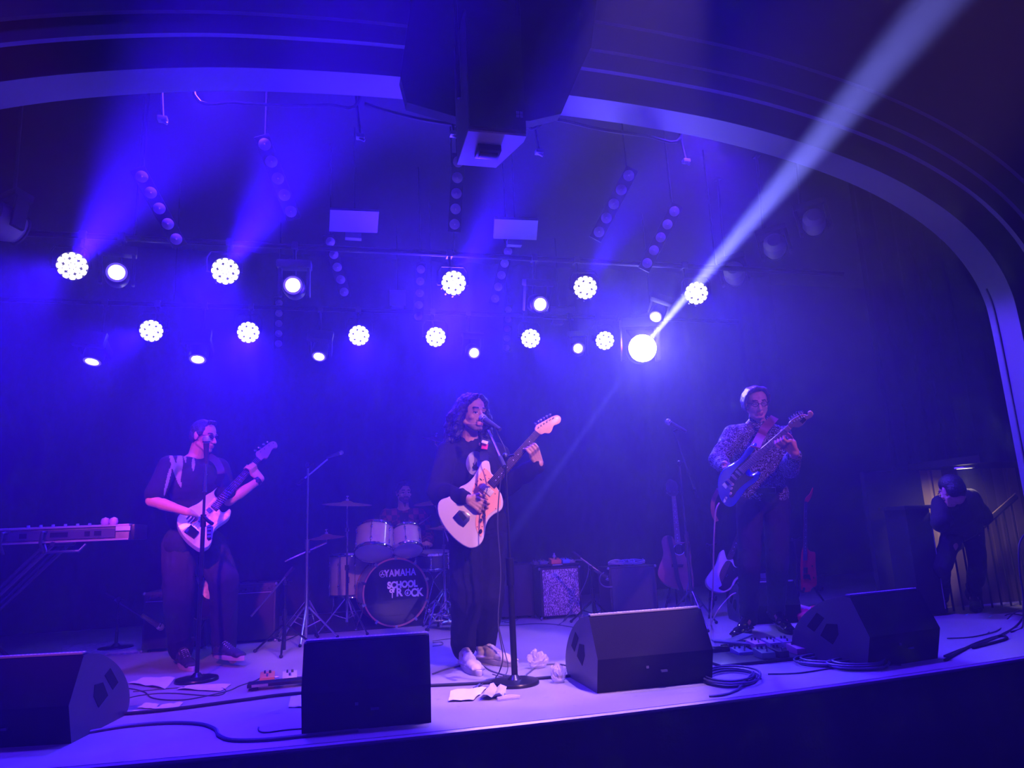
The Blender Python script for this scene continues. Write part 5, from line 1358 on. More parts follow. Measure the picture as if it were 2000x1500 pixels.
# ------------------------------------------------------------------ drums
DAX = lambda p: TOCAM(p)
SHELL = mat('white_shell', (.62, .52, .50), .3, coat=.5, var=.06)
HOOPC = CHROME
CLEAR = mat('drum_head', (.5, .52, .6), .35)
def drum(label, c, ax, r, h, cat='drum', xh=None, nl=6, shell=SHELL, top_m=CLEAR, bot_m=CLEAR, grp='drums of the kit'):
    """c centre, ax axis towards the batter (upper) head"""
    t = empty('drum', c, label, cat, grp); t.matrix_world = frame(c, ax, xh)
    m = MB(); m.lathe([(r, -h / 2 + .005), (r, h / 2 - .005), (r * .97, h / 2 - .005), (r * .97, -h / 2 + .005), (r, -h / 2 + .005)], 48); m.build('shell', shell, t)
    for s, hm_ in ((1, top_m), (-1, bot_m)):
        m = MB(); m.lathe([(0, s * h / 2), (r * 1.0, s * h / 2), (r * 1.015, s * (h / 2 - .006)), (0, s * (h / 2 - .006))], 48); m.build('drum_head', hm_, t)
        m = MB(); m.lathe([(r * 1.01, s * (h / 2 + .012)), (r * 1.05, s * (h / 2 + .012)), (r * 1.035, s * (h / 2 + .004)), (r * 1.035, s * (h / 2 - .012)), (r * 1.06, s * (h / 2 - .018)), (r * 1.01, s * (h / 2 - .018)), (r * 1.01, s * (h / 2 + .012))], 48); m.build('hoop', HOOPC, t)
    for k in range(nl):
        a = 2 * PI * (k + .5) / nl; c_, s_ = math.cos(a), math.sin(a)
        m = MB(); R_ = Matrix.Rotation(a, 4, 'Z')
        m.tube([(r * 1.045, 0, h / 2), (r * 1.045, 0, -h / 2)], .0035, 6, True, R_)
        for s in (-1, 1): m.ell((r * 1.03, 0, s * h * .26), (.012, .012, .024), 6, R_)
        m.build('lug', CHROME, t)
    return t
# bass drum
KC = aty(773, 1160, 7.0); KR = 65.0 / 1387 * (KC - EYE).dot(FWD)
KC.z = KR + .008
kax = (TOCAM(KC) + RIGHT * .22).normalized(); kax.z = 0; kax.normalize()
kd = .42
t = empty('bass_drum', KC, 'large bass drum with printed black front head', 'bass drum'); 
KM = frame(KC, kax, V((0, 0, 1)).cross(kax)); t.matrix_world = KM
WOODH = mat('hoop_wood', (.42, .16, .13), .35, coat=.5)
m = MB(); m.lathe([(KR * .965, -.02), (KR * .965, -kd), (KR * .94, -kd), (KR * .94, -.02), (KR * .965, -.02)], 64); m.build('shell', SHELL, t)
for z in (-.022, -kd): m = MB(); m.lathe([(KR * .95, z), (KR * 1.0, z), (KR * 1.0, z + .038), (KR * .955, z + .038), (KR * .95, z)], 64); m.build('hoop', WOODH, t)
m = MB(); m.lathe([(0, .0), (KR * .95, .0), (KR * .95, -.01), (0, -.01)], 64); fh = m.build('front_head', mat('gloss_black_head', (.006, .006, .008), .12, coat=.5), t)
m = MB(); m.lathe([(0, -kd + .02), (KR * .94, -kd + .02)], 48); m.build('rear_head', CLEAR, t)
PR = mat('print_white', (.75, .72, .78), .6)
def kxy(x, y):
    d = ray(x, y); o = KM.translation; tt = (o - EYE).dot(kax) / d.dot(kax); q = KM.inverted() @ (EYE + d * tt); return q.x, q.y
k0 = kxy(773, 1160)
def ktext(s, x, y, hpx, name, sx=1.0, sp=1.0, off=0.0, sh=0.0):
    X, Y_ = kxy(x, y); X1, Y1 = kxy(x, y - hpx)
    sz = abs(Y1 - Y_) / .70
    return text_mesh(name, s, sz, PR, fh, Matrix.Translation((X, Y_, .0035)), sx=sx, spacing=sp, offset=off, shear=sh)
ktext('YAMAHA', 781.5, 1119, 13, 'brand_lettering', .80, 1.06, .0028)
ktext('SCHOOL', 786, 1142, 12.5, 'printed_lettering', .86, .98, .0045)
ktext('of', 765.5, 1153, 9.5, 'printed_lettering', 1, .95, .003)
ktext('R', 779.5, 1157.5, 15, 'printed_lettering', .95, 1, .004)
ktext('CK', 814, 1157.5, 15, 'printed_lettering', .85, .95, .004)
X, Y_ = kxy(796.5, 1157.5)
m = MB(); m.lathe([(.022, .002), (.022, .0035), (.031, .0035), (.031, .002)], 28, Matrix.Translation((X, Y_, 0)))
m.tube([(X - .008, Y_ - .01, .003), (X, Y_ + .006, .003), (X + .006, Y_ + .03, .003), (X + .008, Y_ + .052, .003)], .003, 5); m.ell((X - .004, Y_ - .004, .003), (.010, .012, .001), 6); m.build('printed_letter_o', PR, fh)
m = MB(); X, Y_ = kxy(772.5, 1135); m.tube([(kxy(766, 1150)[0], kxy(766, 1150)[1], .003), (kxy(766, 1168)[0], kxy(766, 1168)[1], .003)], .004, 5); m.build('printed_tail', PR, fh)
X, Y_ = kxy(747, 1121)
m = MB(); m.lathe([(.027, .002), (.027, .0035), (.031, .0035), (.031, .002)], 28, Matrix.Translation((X, Y_, 0)))
for k in range(3):
    a = PI / 2 + 2 * PI * k / 3
    m.tube([(X, Y_, .003), (X + .020 * math.cos(a), Y_ + .020 * math.sin(a), .003)], .0026, 5)
    for s in (-1, 1): m.tube([(X, Y_, .003), (X + .022 * math.cos(a + s * .35), Y_ + .022 * math.sin(a + s * .35), .003)], .0016, 5)
m.build('brand_emblem', PR, fh)
for k in range(10):
    a = 2 * PI * (k + .5) / 10; R_ = Matrix.Rotation(a, 4, 'Z')
    m = MB(); m.tube([(KR * 1.01, 0, .01), (KR * 1.01, 0, -kd)], .004, 6, True, R_); m.box((KR * 1.0, 0, .008), (.035, .022, .02), R_); m.ell((KR * .985, 0, -.13), (.014, .012, .03), 6, R_); m.ell((KR * .985, 0, -kd + .13), (.014, .012, .03), 6, R_); m.build('lug', CHROME, t)
for s in (-1, 1):
    m = MB(); m.tube([(s * KR * .9, -KR * .42, -.10), (s * (KR + .06), -KR * 1.0 + .02, .02)], .007, 8); m.ell((s * (KR + .06), -KR * 1.0 + .016, .02), .012, 6); m.build('spur', CHROME, t)
m = MB(); m.tube([(0, KR * .97, -.17), (0, KR * .97 + .26, -.17)], .014, 10); m.box((0, KR * .98, -.17), (.08, .03, .08)); m.tube([(-.09, KR * .97 + .16, -.17), (.09, KR * .97 + .16, -.17)], .010, 8)
m.tube([(-.035, KR + .08, -.17), (-.035, KR + .30, -.17)], .009, 8); m.tube([(.035, KR + .08, -.17), (.035, KR + .30, -.17)], .009, 8); m.ell((-.035, KR + .30, -.17), (.028, .008, .028), 8)
m.build('tom_holder', CHROME, t)
# toms
def tomax(p, s): return (V((0, 0, 1)) * .86 - TOCAM(p) * .50 + RIGHT * s).normalized()
p = aty(731.5, 1057, 6.98); drum('white rack tom on the left above the bass drum', p, tomax(p, .06), .172, .24, xh=RIGHT)
p = aty(795.5, 1055, 7.0); drum('white rack tom on the right above the bass drum, smaller', p, tomax(p, -.05), .136, .21, xh=RIGHT)
p = aty(686, 1122, 7.55); p2 = V(p); drum('large white floor tom left of the bass drum', p, V((0, 0, 1)), .205, .40, xh=RIGHT, nl=8)
t = COL.objects['drum.002']
for k in range(3):
    a = .6 + 2 * PI * k / 3; m = MB(); c_, s_ = math.cos(a), math.sin(a)
    m.tube([(.222 * c_, .222 * s_, .05), (.222 * c_, .222 * s_, -.30), (.26 * c_, .26 * s_, -p2.z + .012)], .007, 8); m.box((.215 * c_, .215 * s_, -.04), (.03, .03, .06)); m.build('leg', CHROME, t)
# snare behind
p = aty(846, 1094, 7.32); drum('black snare drum half hidden right of the bass drum', p, V((0, -.1, 1)), .18, .15, 'snare drum', shell=mat('snare_shell', (.05, .05, .06), .3), xh=RIGHT)
p3 = V(p); t = COL.objects['drum.003']
for k in range(3):
    a = .2 + 2 * PI * k / 3; m = MB(); c_, s_ = math.cos(a), math.sin(a)
    m.tube([(.18 * c_, .18 * s_, -.06), (.05 * c_, .05 * s_, -.14), (0, 0, -.2), (.24 * c_, .24 * s_, -p3.z + .012)], .007, 8); m.build('leg', CHROME, t)
BRASS = mat('cymbal_bronze', (.80, .40, .28), .38, .85, bump=.15, bscale=300)
def cymbal(label, c, n, r, stand_x=None, boomp=None, mt=CHROME, R=.26, a0=.3, group='cymbals'):
    t = empty('cymbal', c, label, 'cymbal', group); t.matrix_world = frame(c, n)
    m = MB(); m.lathe([(0, .030), (.02, .029), (.045, .020), (.058, .012), (r * .6, .004), (r, -.008), (r, -.0095), (r * .6, .0025), (.056, .010), (.03, .022), (0, .028)], 48); m.build('plate', BRASS, t)
    m = MB(); m.lathe([(.014, .028), (.014, .045), (0, .045)], 12); m.tube([(0, 0, .03), (0, 0, .065)], .004, 6); m.lathe([(0, .062), (.012, .064), (.012, .072), (0, .075)], 10); m.build('felt_and_wingnut', mat('felt_white', (.6, .5, .6), .5), t)
    b = V((c[0], c[1], 0)) if stand_x is None else V(stand_x)
    s = empty('cymbal_stand', b, 'stand ' + ('holding the ' + label), 'cymbal stand', 'cymbal stands')
    tripod(s, .30, R, mt, a0)
    H = c[2] if boomp is None else boomp.z
    m = MB(); m.tube([(0, 0, .1), (0, 0, H * .5)], .0125, 10); m.tube([(0, 0, H * .48), (0, 0, H * .52)], .02, 10); m.build('pole', mt, s)
    m = MB(); m.tube([(0, 0, H * .5), (0, 0, H - .0)], .0085, 10); m.tube([(0, 0, H * .78), (0, 0, H * .81)], .018, 10); m.build('upper_pole', mt, s)
    if boomp is not None:
        m = MB(); q = V(c) - b - V((0, 0, .05)); pvt = V((0, 0, boomp.z)); dd = (pvt - q).normalized()
        m.tube([q, pvt, pvt + dd * .22], .0085, 8); m.tube([q, V(c) - b], .006, 8); m.ell(pvt, .024, 8); m.build('boom_arm', mt, s)
    return t
c = aty(678, 984, 6.85); cymbal('large crash cymbal at the left of the kit', c, V((.05, -.10, 1)), .228, R=.27, a0=1.2)
c = aty(638, 1049, 6.95); bp = aty(602, 1076, 6.95); cymbal('small cymbal on a boom arm at the far left of the kit', c, V((-.05, -.08, 1)), .165, V((bp.x, bp.y, 0)), bp, a0=.9)
c = aty(850, 980, 7.3); cymbal("crash cymbal right of the kit, half behind the singer's guitar", c, V((-.1, -.12, 1)), .225, V((aty(866, 1035, 7.3).x, 7.3, 0)), aty(866, 1030, 7.3), a0=.5)
c = aty(866, 1032, 7.05); cymbal('small cymbal low at the right, beside the singer', c, V((.1, .05, 1)), .15, None, None, a0=.1)
c = aty(850, 858, 7.8)
cymbal("high cymbal seen beside the singer's shoulder", c, V((.25, -.25, 1)), .14, V((aty(880, 900, 7.8).x, 7.8, 0)), aty(880, 900, 7.8), a0=2)
# hi-hat pedal and pedals: a clutter of chrome right of the bass drum
t = empty('kick_pedal', atz(776, 1216) + V((0, .36, 0)), 'chrome kick pedal behind the bass drum', 'pedal')
m = MB(); m.box((0, .12, .02), (.09, .30, .012), Matrix.Rotation(.15, 4, 'X')); m.build('footboard', STEEL, t)
m = MB(); m.tube([(-.05, 0, 0), (-.05, 0, .18), (.05, 0, .18), (.05, 0, 0)], .008, 8); m.tube([(0, 0, .18), (0, -.03, .26)], .005, 6); m.ell((0, -.03, .27), .025, 8); m.build('beater_frame', CHROME, t)
for k, (px, Y, lab) in enumerate((((852, 1190), 6.75, 'chrome hi-hat pedal with short legs right of the bass drum'), ((876, 1195), 6.6, 'chrome pedal frame between the kit and the singer'))):
    b = aty(px[0], px[1], Y); b.z = 0; t = empty('hardware_pedal', b, lab, 'pedal', 'chrome pedals right of the kit')
    m = MB(); m.box((0, -.05, .045), (.09, .28, .012), Matrix.Rotation(-.2, 4, 'X')); m.build('footboard', CHROME, t, bevel=.002)
    m = MB()
    for s in (-1, 1): m.tube([(s * .06, .06, 0), (s * .05, .06, .20), (0, .06, .24)], .008, 8); m.ell((s * .055, .06, .15), .02, 6)
    m.box((0, .06, .11), (.12, .02, .02)); m.build('frame', CHROME, t)
    tripod(t, .22, .2, CHROME, k)
# throne
t = empty('drum_throne', V((DJ['hip'].x, DJ['hip'].y, 0)), 'round black drum stool under the drummer', 'stool')
m = MB(); hz_ = DJ['hip'].z - .10; m.lathe([(0, hz_ - .08), (.15, hz_ - .08), (.17, hz_ - .05), (.16, hz_), (0, hz_)], 28); m.build('seat', mat('vinyl_black', (.02, .02, .02), .4), t)
m = MB(); m.tube([(0, 0, .15), (0, 0, hz_ - .08)], .016, 10); m.build('post', CHROME, t); tripod(t, .3, .24, CHROME, .2)
# drumsticks
for a, b_, lab in (((808, 1031), (842, 1007), "wooden drumstick raised in the drummer's left hand side"), ((772, 1050), (748, 1040), "drumstick in the drummer's other hand")):
    P = [aty(*a, 7.55), aty(*b_, 7.45)]
    m = MB(); m.tube([P[0], P[0] * .2 + P[1] * .8, P[1]], [.0075, .006, .003], 8); tag(m.build('drumstick', mat('hickory', (.6, .42, .4), .5)), lab, 'drumstick')
# black rug under the kit
q = [atz(620, 1228), atz(868, 1228)]; m = MB(); m.box((q[0] * .5 + q[1] * .5 + V((.05, .85, .003))), (1.75, 1.75, .006)); tag(m.build('rug', mat('rug_black', (.015, .015, .018), .95, bump=.3)), 'thin black rug under the drum kit', 'rug')
# ------------------------------------------------------------------ amplifiers
TOLEX = mat('black_tolex', (.022, .022, .026), .5, bump=.3, bscale=500)
def amp(label, L, R, h, dep, grille_m, panel=None, cat='amplifier', lean=0.0, legs=True, rim=.018, knobs=0):
    L, R = V(L), V(R); x = (R - L); w_ = x.length; x.normalize(); y = V((-x.y, x.x, 0))
    M = Matrix((x, y, V((0, 0, 1)))).transposed().to_4x4() @ Matrix.Rotation(lean, 4, 'X'); M.translation = L
    t = empty('guitar_amplifier', (0, 0, 0), label, cat, 'amplifiers on stage'); t.matrix_world = M
    m = MB(); m.box((w_ / 2, dep / 2, .012 + h / 2), (w_, dep, h - .024)); m.build('cabinet', TOLEX, t, bevel=.010, seg=3)
    ph = .065 if panel else 0
    m = MB(); m.box((w_ / 2, -.002, (h - ph) / 2 + .005), (w_ - 2 * rim, .014, h - ph - 2 * rim - .01)); gr = m.build('grille_cloth', grille_m, t, bevel=.003)
    if panel:
        m = MB(); m.box((w_ / 2, -.003, h - .012 - ph / 2), (w_ - 2 * rim, .010, ph - .018)); pn = m.build('control_panel', panel, t)
        for k in range(knobs):
            m = MB(); m.lathe([(.010, 0), (.008, .014), (0, .014)], 10, Matrix.Translation((rim + .04 + k * (w_ - 2 * rim - .08) / max(1, knobs - 1), -.008, h - .012 - ph / 2)) @ Matrix.Rotation(PI / 2, 4, 'X')); m.build('knob', CHROME, pn)
        m = MB(); m.box((w_ / 2, -.006, h - ph - .012), (w_ - 2 * rim, .008, .005)); m.build('panel_trim', mat('trim_silver', (.35, .33, .36), .4), t)
    m = MB(); m.tube([(w_ * .35, dep / 2, h), (w_ * .37, dep / 2, h + .02), (w_ * .63, dep / 2, h + .02), (w_ * .65, dep / 2, h)], .009, 8); m.build('carry_handle', RUBBER, t)
    for sx in (0, w_):
        for sz in (.012, h - .012):
            m = MB(); m.ell((sx, .008, sz), (.014, .014, .014), 6); m.build('corner_guard', mat('corner_chrome', (.5, .5, .55), .3, 1.0), t)
    for sx in (.05, w_ - .05):
        for sy in (.05, dep - .05):
            m = MB(); m.lathe([(.016, 0), (.018, .013), (0, .013)], 10, Matrix.Translation((sx, sy, 0))); m.build('foot', RUBBER, t)
    return t
SPK = bpy.data.materials.new('silver_sparkle_cloth'); SPK.use_nodes = True
nt = SPK.node_tree; bs = nt.nodes['Principled BSDF']; bs.inputs['Roughness'].default_value = .35
tc = nt.nodes.new('ShaderNodeTexCoord'); mp = nt.nodes.new('ShaderNodeMapping'); mp.inputs['Scale'].default_value = (1, 1, .35); n_ = nt.nodes.new('ShaderNodeTexNoise'); n_.inputs['Scale'].default_value = 190; n_.inputs['Detail'].default_value = 1
rp = nt.nodes.new('ShaderNodeValToRGB'); rp.color_ramp.elements[0].position = .45; rp.color_ramp.elements[0].color = (.13, .11, .16, 1); rp.color_ramp.elements[1].position = .66; rp.color_ramp.elements[1].color = (.95, .85, .9, 1)
for a, c in ((tc.outputs['Object'], mp.inputs[0]), (mp.outputs[0], n_.inputs[0]), (n_.outputs[0], rp.inputs[0]), (rp.outputs[0], bs.inputs['Base Color'])): nt.links.new(a, c)
L, R = atz(1059, 1211), atz(1138, 1205)
A1 = amp('guitar combo amplifier with sparkling silver grille cloth', L, R, .475, .26, SPK, rim=.022)
w1 = (R - L).length
text_mesh('script_badge', 'Fender', .085, mat('badge_white', (.8, .8, .85), .4), A1, Matrix.Translation((.115, -.012, .405)) @ Matrix.Rotation(PI / 2, 4, 'X') @ Matrix.Rotation(.22, 4, 'Z'), sx=.62, offset=.001, shear=.45, spacing=.9)
DARKG = mat('dark_grille', (.07, .055, .07), .8, bump=.3, bscale=400)
q = aty(1000, 1190, 6.95); q.z = 0; q2 = aty(1046, 1190, 6.95); q2.z = 0
A2 = amp('dark speaker cabinet standing left behind the sparkling amplifier', q + V((-.12, 0, 0)), q2, .52, .3, DARKG)
q = aty(1194, 1190, 6.15); q.z = 0; q2 = aty(1287, 1190, 6.15); q2.z = 0
A3 = amp('dark amplifier with coiled cables on top, left of the acoustic guitar', q, q2, .475, .28, mat('dark_grille_blue', (.05, .05, .07), .8, bump=.3, bscale=400))
q = aty(1446, 1190, 6.35); q.z = 0; q2 = aty(1507, 1190, 6.35); q2.z = 0
A4 = amp("small amplifier seen between the right player's legs", q, q2, .34, .24, mat('brown_grille', (.16, .10, .10), .8, bump=.3, bscale=400), mat('panel_grey', (.25, .24, .28), .5))
PANM = mat('amp_panel', (.03, .03, .04), .3, var=.6, vscale=60)
a_, b_ = atz(275, 1276), atz(402, 1268); A5 = amp('left bass combo amplifier with knobs along its top, behind the bassist', a_, b_, .475, .36, mat('black_grille_cloth', (.012, .012, .015), .8), PANM, knobs=7)
a_, b_ = atz(418, 1262), atz(537, 1253); A6 = amp("right bass combo amplifier, beside the bassist's raised foot", a_, b_, .49, .36, mat('black_grille_cloth'), PANM, knobs=7)
# guitar between the bass amplifiers
GX = GP((412, 1200), 5.78, (398, 1000), .96, 1, V((-.1, -1, .1)))
bp_ = smooth2([(.0, 0), (.01, .10), (.08, .155), (.18, .13), (.24, .105), (.31, .13), (.37, .155), (.41, .13), (.39, .09), (.33, .045), (.33, -.03), (.36, -.085), (.33, -.13), (.28, -.125), (.22, -.10), (.12, -.145), (.03, -.13), (0, -.06)], 4)
g5 = build_guitar('electric_guitar', "black guitar with pale pickguard on the floor between the bassist's legs", GX, bp_, mat('glossy_black'), smooth2([(.90, -.02), (.90, .035), (.95, .05), (1.02, .04), (1.03, 0), (.97, -.03)], 3), MAPLE, [(.30, .027), (.90, .02), (.90, -.02), (.30, -.027)], smooth2([(.12, -.06), (.14, .02), (.22, .06), (.35, .09), (.38, .13), (.33, .03), (.33, -.04), (.33, -.10), (.22, -.08)], 3), mat('pearl_pickguard'), bridge_a=.12)
pa = GX.W(.05, 0, 0); stand("guitar stand between the bass amplifiers", (pa.x, pa.y + .07), 0)
# post whose top disc has the pink light put into its colour
b = atz(406, 1252); t = empty('low_post', b, 'short thin post with a small pink-lit disc on top, behind the bassist', 'post')
zt = aty(406, 1208, b.y).z
m = MB(); m.tube([(0, 0, 0), (0, 0, zt)], .010, 8); m.lathe([(0, 0), (.07, 0), (.07, .012), (0, .015)], 20); m.build('post', BLKMETAL, t)
m = MB(); m.lathe([(0, zt), (.04, zt), (.048, zt + .012), (.044, zt + .035), (0, zt + .04)], 24); m.build('top_disc', mat('pink_lit_disc', (.9, .4, .35), .5), t)
# pale flat piece on the floor at the left
a_ = [atz(120, 1264), atz(264, 1254), atz(268, 1276), atz(120, 1287)]
m = MB(); m._add([p + V((0, 0, .001)) for p in a_] + [p + V((0, 0, .012)) for p in a_], [(0, 1, 2, 3), (7, 6, 5, 4), (0, 4, 5, 1), (1, 5, 6, 2), (2, 6, 7, 3), (3, 7, 4, 0)])
tag(m.build('floor_piece', mat('piece_pale', (.45, .42, .45), .8, var=.3, vscale=30)), 'pale grey flat piece lying left of the bass amplifier', 'mat')
# ------------------------------------------------------------------ keyboard on its stand
YK = 5.15
a_, b_ = aty(-160, 1066, YK), aty(251, 1056, YK)
zk = (a_.z + b_.z) / 2
t = empty('keyboard', (b_.x, YK, b_.z), 'stage keyboard with wooden-look back, at the left edge', 'keyboard')
kl = b_.x - a_.x
m = MB(); m.box((-kl / 2, .17, .058), (kl, .33, .095)); m.build('case', mat('keyboard_case', (.50, .38, .38), .5, var=.2, vscale=20), t, bevel=.005)
m = MB(); m.box((-kl / 2 - .02, -.002, .055), (kl - .12, .012, .058)); kp = m.build('rear_panel', mat('keyboard_rear', (.12, .09, .12), .5), t)
m = MB(); m.box((-kl / 2, -.001, .100), (kl, .014, .010)); m.box((-kl / 2, -.001, .012), (kl, .014, .010)); m.build('edge_strip', mat('keyboard_strip', (.62, .45, .46), .5), t)
m = MB(); m.box((-.035, -.004, .08), (.085, .012, .028)); m.build('name_plate', WHITE, t)
for k, (x, w_) in enumerate(((-.40, .10), (-.18, .04), (-.24, .03), (-.60, .04), (-.72, .03), (-.80, .05))):
    m = MB(); m.box((x, -.008, .055), (w_, .010, .03)); m.build('socket', mat('socket_black', (.005, .005, .006), .6), kp)
m = MB(); m.box((.018, .17, .055), (.03, .34, .10)); m.build('end_cheek', mat('cheek_black', (.02, .02, .03), .35), t, bevel=.008)
for k in range(6):
    m = MB(); m.lathe([(.011, 0), (.009, .018), (0, .018)], 12, Matrix.Translation((-.25 - k * .07, .06, .105))); m.build('knob', mat('knob_blue', (.3, .3, .5), .4), t)
m = MB(); n = 36
for k in range(n): m.box((-.06 - k * .0235, .26, .108), (.022, .14, .012))
m.build('white_keys', WHITE, t)['kind'] = 'stuff'
for k, x in enumerate((-.165, -.115)):
    p = V((b_.x + x, YK + .08, b_.z + .106)); m = MB(); m.lathe([(0, 0), (.020, 0), (.027, .02), (.022, .042), (0, .052)], 20)
    o = m.build('jar', mat('pink_jar', (.75, .4, .75), .4)); o.location = p; tag(o, ('left' if k == 0 else 'right') + ' one of two small pink round pots standing on the keyboard', 'pot', 'pots on the keyboard')
t = empty('keyboard_stand', (0, 0, 0), 'double-tube x-shaped stand under the keyboard', 'stand')
SB = mat('stand_tube', (.10, .10, .14), .3, .6)
X1, X2 = aty(88, 1062, YK), aty(24, 1268, YK)
for dy, nm in ((.02, 'front_leg'), (.30, 'rear_leg')):
    for off in (0, .045):
        m = MB(); p0 = V((X1.x + off, YK + dy, b_.z)); c0 = V((X2.x - .33 + off * .8, YK + dy, .39))
        m.tube([p0, c0], .012, 8); m.build('leg', SB, t)
        m = MB(); m.tube([c0, V((X2.x + .05 - off, YK + dy, .012))], .012, 8); m.build('leg', SB, t)
m = MB()
m.tube([(X1.x + .05, YK - .03, b_.z), (X1.x + .05, YK + .36, b_.z)], .014, 8); m.tube([(X2.x + .03, YK - .05, .014), (X2.x + .03, YK + .38, .014)], .014, 8); m.tube([(X2.x - .30, YK - .01, .39), (X2.x - .30, YK + .33, .39)], .02, 10); m.build('cross_bar', SB, t)
m = MB(); m.tube([(X1.x, YK + .0, b_.z - .005), (X1.x + .02, YK - .02, b_.z - .05), (X1.x + .2, YK - .02, b_.z - .05), (X1.x + .23, YK - .0, b_.z - .01)], .009, 8); m.build('support_hook', SB, t)
for px, lab in (((88, 1042), 'blue-lit cable plug hanging at the back of the keyboard'), ((10, 1044), 'cable plug at the left end of the keyboard back')):
    p = aty(*px, YK - .03); m = MB(); m.tube([p + V((0, .02, .01)), p + V((-.01, -.02, .005)), p + V((-.012, -.03, -.06)), p + V((0, 0, -.12))], .010, 8); tag(m.build('cable_plug', CABLE), lab, 'plug', 'keyboard plugs')
# ------------------------------------------------------------------ cables on the floor
def cable(label, pts, r=.0045, z=.006, world=False, mt=CABLE, group='cables on the stage floor', n=6, nm='cable'):
    P = [V(p) if world else (atz(*p[:2]) if len(p) == 2 else aty(p[0], p[1], p[2])) for p in pts]
    if not world: P = [p + V((0, 0, r)) if len(q) == 2 else p for p, q in zip(P, pts)]
    P = catmull(P, n); m = MB(); m.tube(P, r, 6); return tag(m.build(nm, mt), label, 'cable', group)
BLUC = mat('cable_blue_grey', (.09, .09, .14), .45)
cable('thick cable snaking along the stage edge from the left wedge', [(120, 1446), (170, 1434), (250, 1421), (330, 1415), (390, 1417), (420, 1427), (428, 1440), (455, 1449), (520, 1448), (600, 1440), (700, 1430)], .008, mt=BLUC)
cable('straight black cable crossing the floor from the left wedge to the right wedge', [(150, 1402), (250, 1397), (350, 1387), (470, 1371), (575, 1358), (760, 1346), (945, 1337), (1075, 1326), (1190, 1318), (1290, 1312)], .009, mt=RUBBER)
cable('straight black cable running along behind the right pedals', [(1300, 1308), (1400, 1292), (1490, 1291), (1560, 1286), (1640, 1276)], .008, mt=RUBBER)
cable('thin cable curling behind the pale sheets left of the bassist stand', [(190, 1352), (240, 1345), (280, 1352), (300, 1365), (360, 1368), (440, 1352), (470, 1340), (500, 1330), (512, 1322)], .0035)
cable('thin cable looping in front of the bassist microphone base', [(215, 1375), (270, 1360), (330, 1355), (420, 1360), (440, 1348), (400, 1340), (340, 1345), (260, 1352)], .003)
cable('thin cable ending beside the square wedge', [(505, 1422), (506, 1429), (520, 1432), (560, 1427), (600, 1424)], .0035)
cable("cable running from the square wedge under the singer's shoe", [(845, 1318), (870, 1309), (905, 1301), (935, 1299), (960, 1312), (985, 1320), (998, 1322)], .005, mt=BLUC)
cable('cable arching over the floor to the crumpled bottles', [(998, 1338), (1020, 1326), (1048, 1304), (1075, 1299), (1100, 1300), (1130, 1309), (1150, 1311)], .005, mt=BLUC)
cable("bunched cable lying at the singer's stand base", [(925, 1346), (945, 1334), (975, 1326), (960, 1342), (930, 1348), (950, 1330), (985, 1328), (975, 1345), (1000, 1338)], .005, mt=BLUC)
cable('second bunched cable crossing the singer stand base', [(935, 1342), (960, 1330), (990, 1333), (955, 1348), (940, 1340), (970, 1325), (1010, 1330)], .004)
cable("microphone cable hanging from the singer's microphone down the stand", [(966, 833, 4.14), (973, 850, 4.14), (985, 875, 4.12), (990, 905, 4.11), (978, 940, 4.11), (972, 1020, 4.11), (978, 1120, 4.10), (973, 1215, 4.08), (982, 1280, 4.05), (976, 1310, 4.1)] + [(968, 1324)], .0035)
cable("second loop of cable beside the singer's left leg", [(973, 1220, 4.6), (983, 1262, 4.6), (992, 1300, 4.45), (984, 1322), (962, 1318)], .0032)
cable('small cable loop right of the square wedge', [(845, 1253), (880, 1248), (905, 1247)], .003)
cable('small cable ring right of the square wedge', [(845, 1256), (862, 1255), (864, 1260), (845, 1263)], .004, mt=BLUC)
cable("guitar cable hanging from the blue guitar to the floor", [(1405, 982, 4.36), (1398, 1000, 4.36), (1394, 1060, 4.4), (1393, 1130, 4.5), (1390, 1185, 4.6), (1388, 1215, 4.8), (1390, 1221)], .005, mt=mat('pink_cable', (.45, .3, .42), .5))
cable('cable rising from the floor behind the wedge to the right player', [(1388, 1222), (1400, 1195, 5.1), (1425, 1165, 5.2), (1437, 1158, 5.25)], .0045, mt=mat('pink_cable'))
cable('cable draped down the sparkling amplifier', [(1120, 1094, 6.45), (1142, 1095, 6.42), (1150, 1105, 6.42), (1146, 1130, 6.42), (1128, 1170, 6.42), (1112, 1196, 6.42), (1104, 1212), (1090, 1222)], .005, mt=BLUC)
cable('cable loop on the floor right of the sparkling amplifier', [(1100, 1215), (1108, 1203, 6.38), (1122, 1199, 6.38), (1132, 1206, 6.38), (1130, 1214)], .005, mt=BLUC)
for k, pts in enumerate(([(975, 1205), (990, 1195), (1005, 1186), (1020, 1192), (1015, 1205), (1000, 1212)], [(980, 1215), (1010, 1208), (1030, 1190), (1045, 1200), (1058, 1213)], [(970, 1222), (1000, 1222), (1040, 1219), (1080, 1220), (1120, 1226)], [(985, 1210), (1000, 1200), (1012, 1207), (1002, 1216), (985, 1216)])):
    cable('one of the tangled cables on the floor left of the sparkling amplifier', [(x, max(y, 1196)) for x, y in pts], .004, mt=BLUC, group='tangled cables by the sparkling amplifier')
cable('cable sweeping from the dark amplifier side', [(1180, 1118, 6.1), (1172, 1125, 6.1), (1172, 1138, 6.1), (1182, 1146, 6.1), (1196, 1146, 6.1)], .006, mt=BLUC)
cable('cable hanging from the acoustic guitar', [(1347, 1118, 5.9), (1345, 1135, 5.85), (1340, 1160, 5.8), (1338, 1185, 5.8)], .005, mt=BLUC)
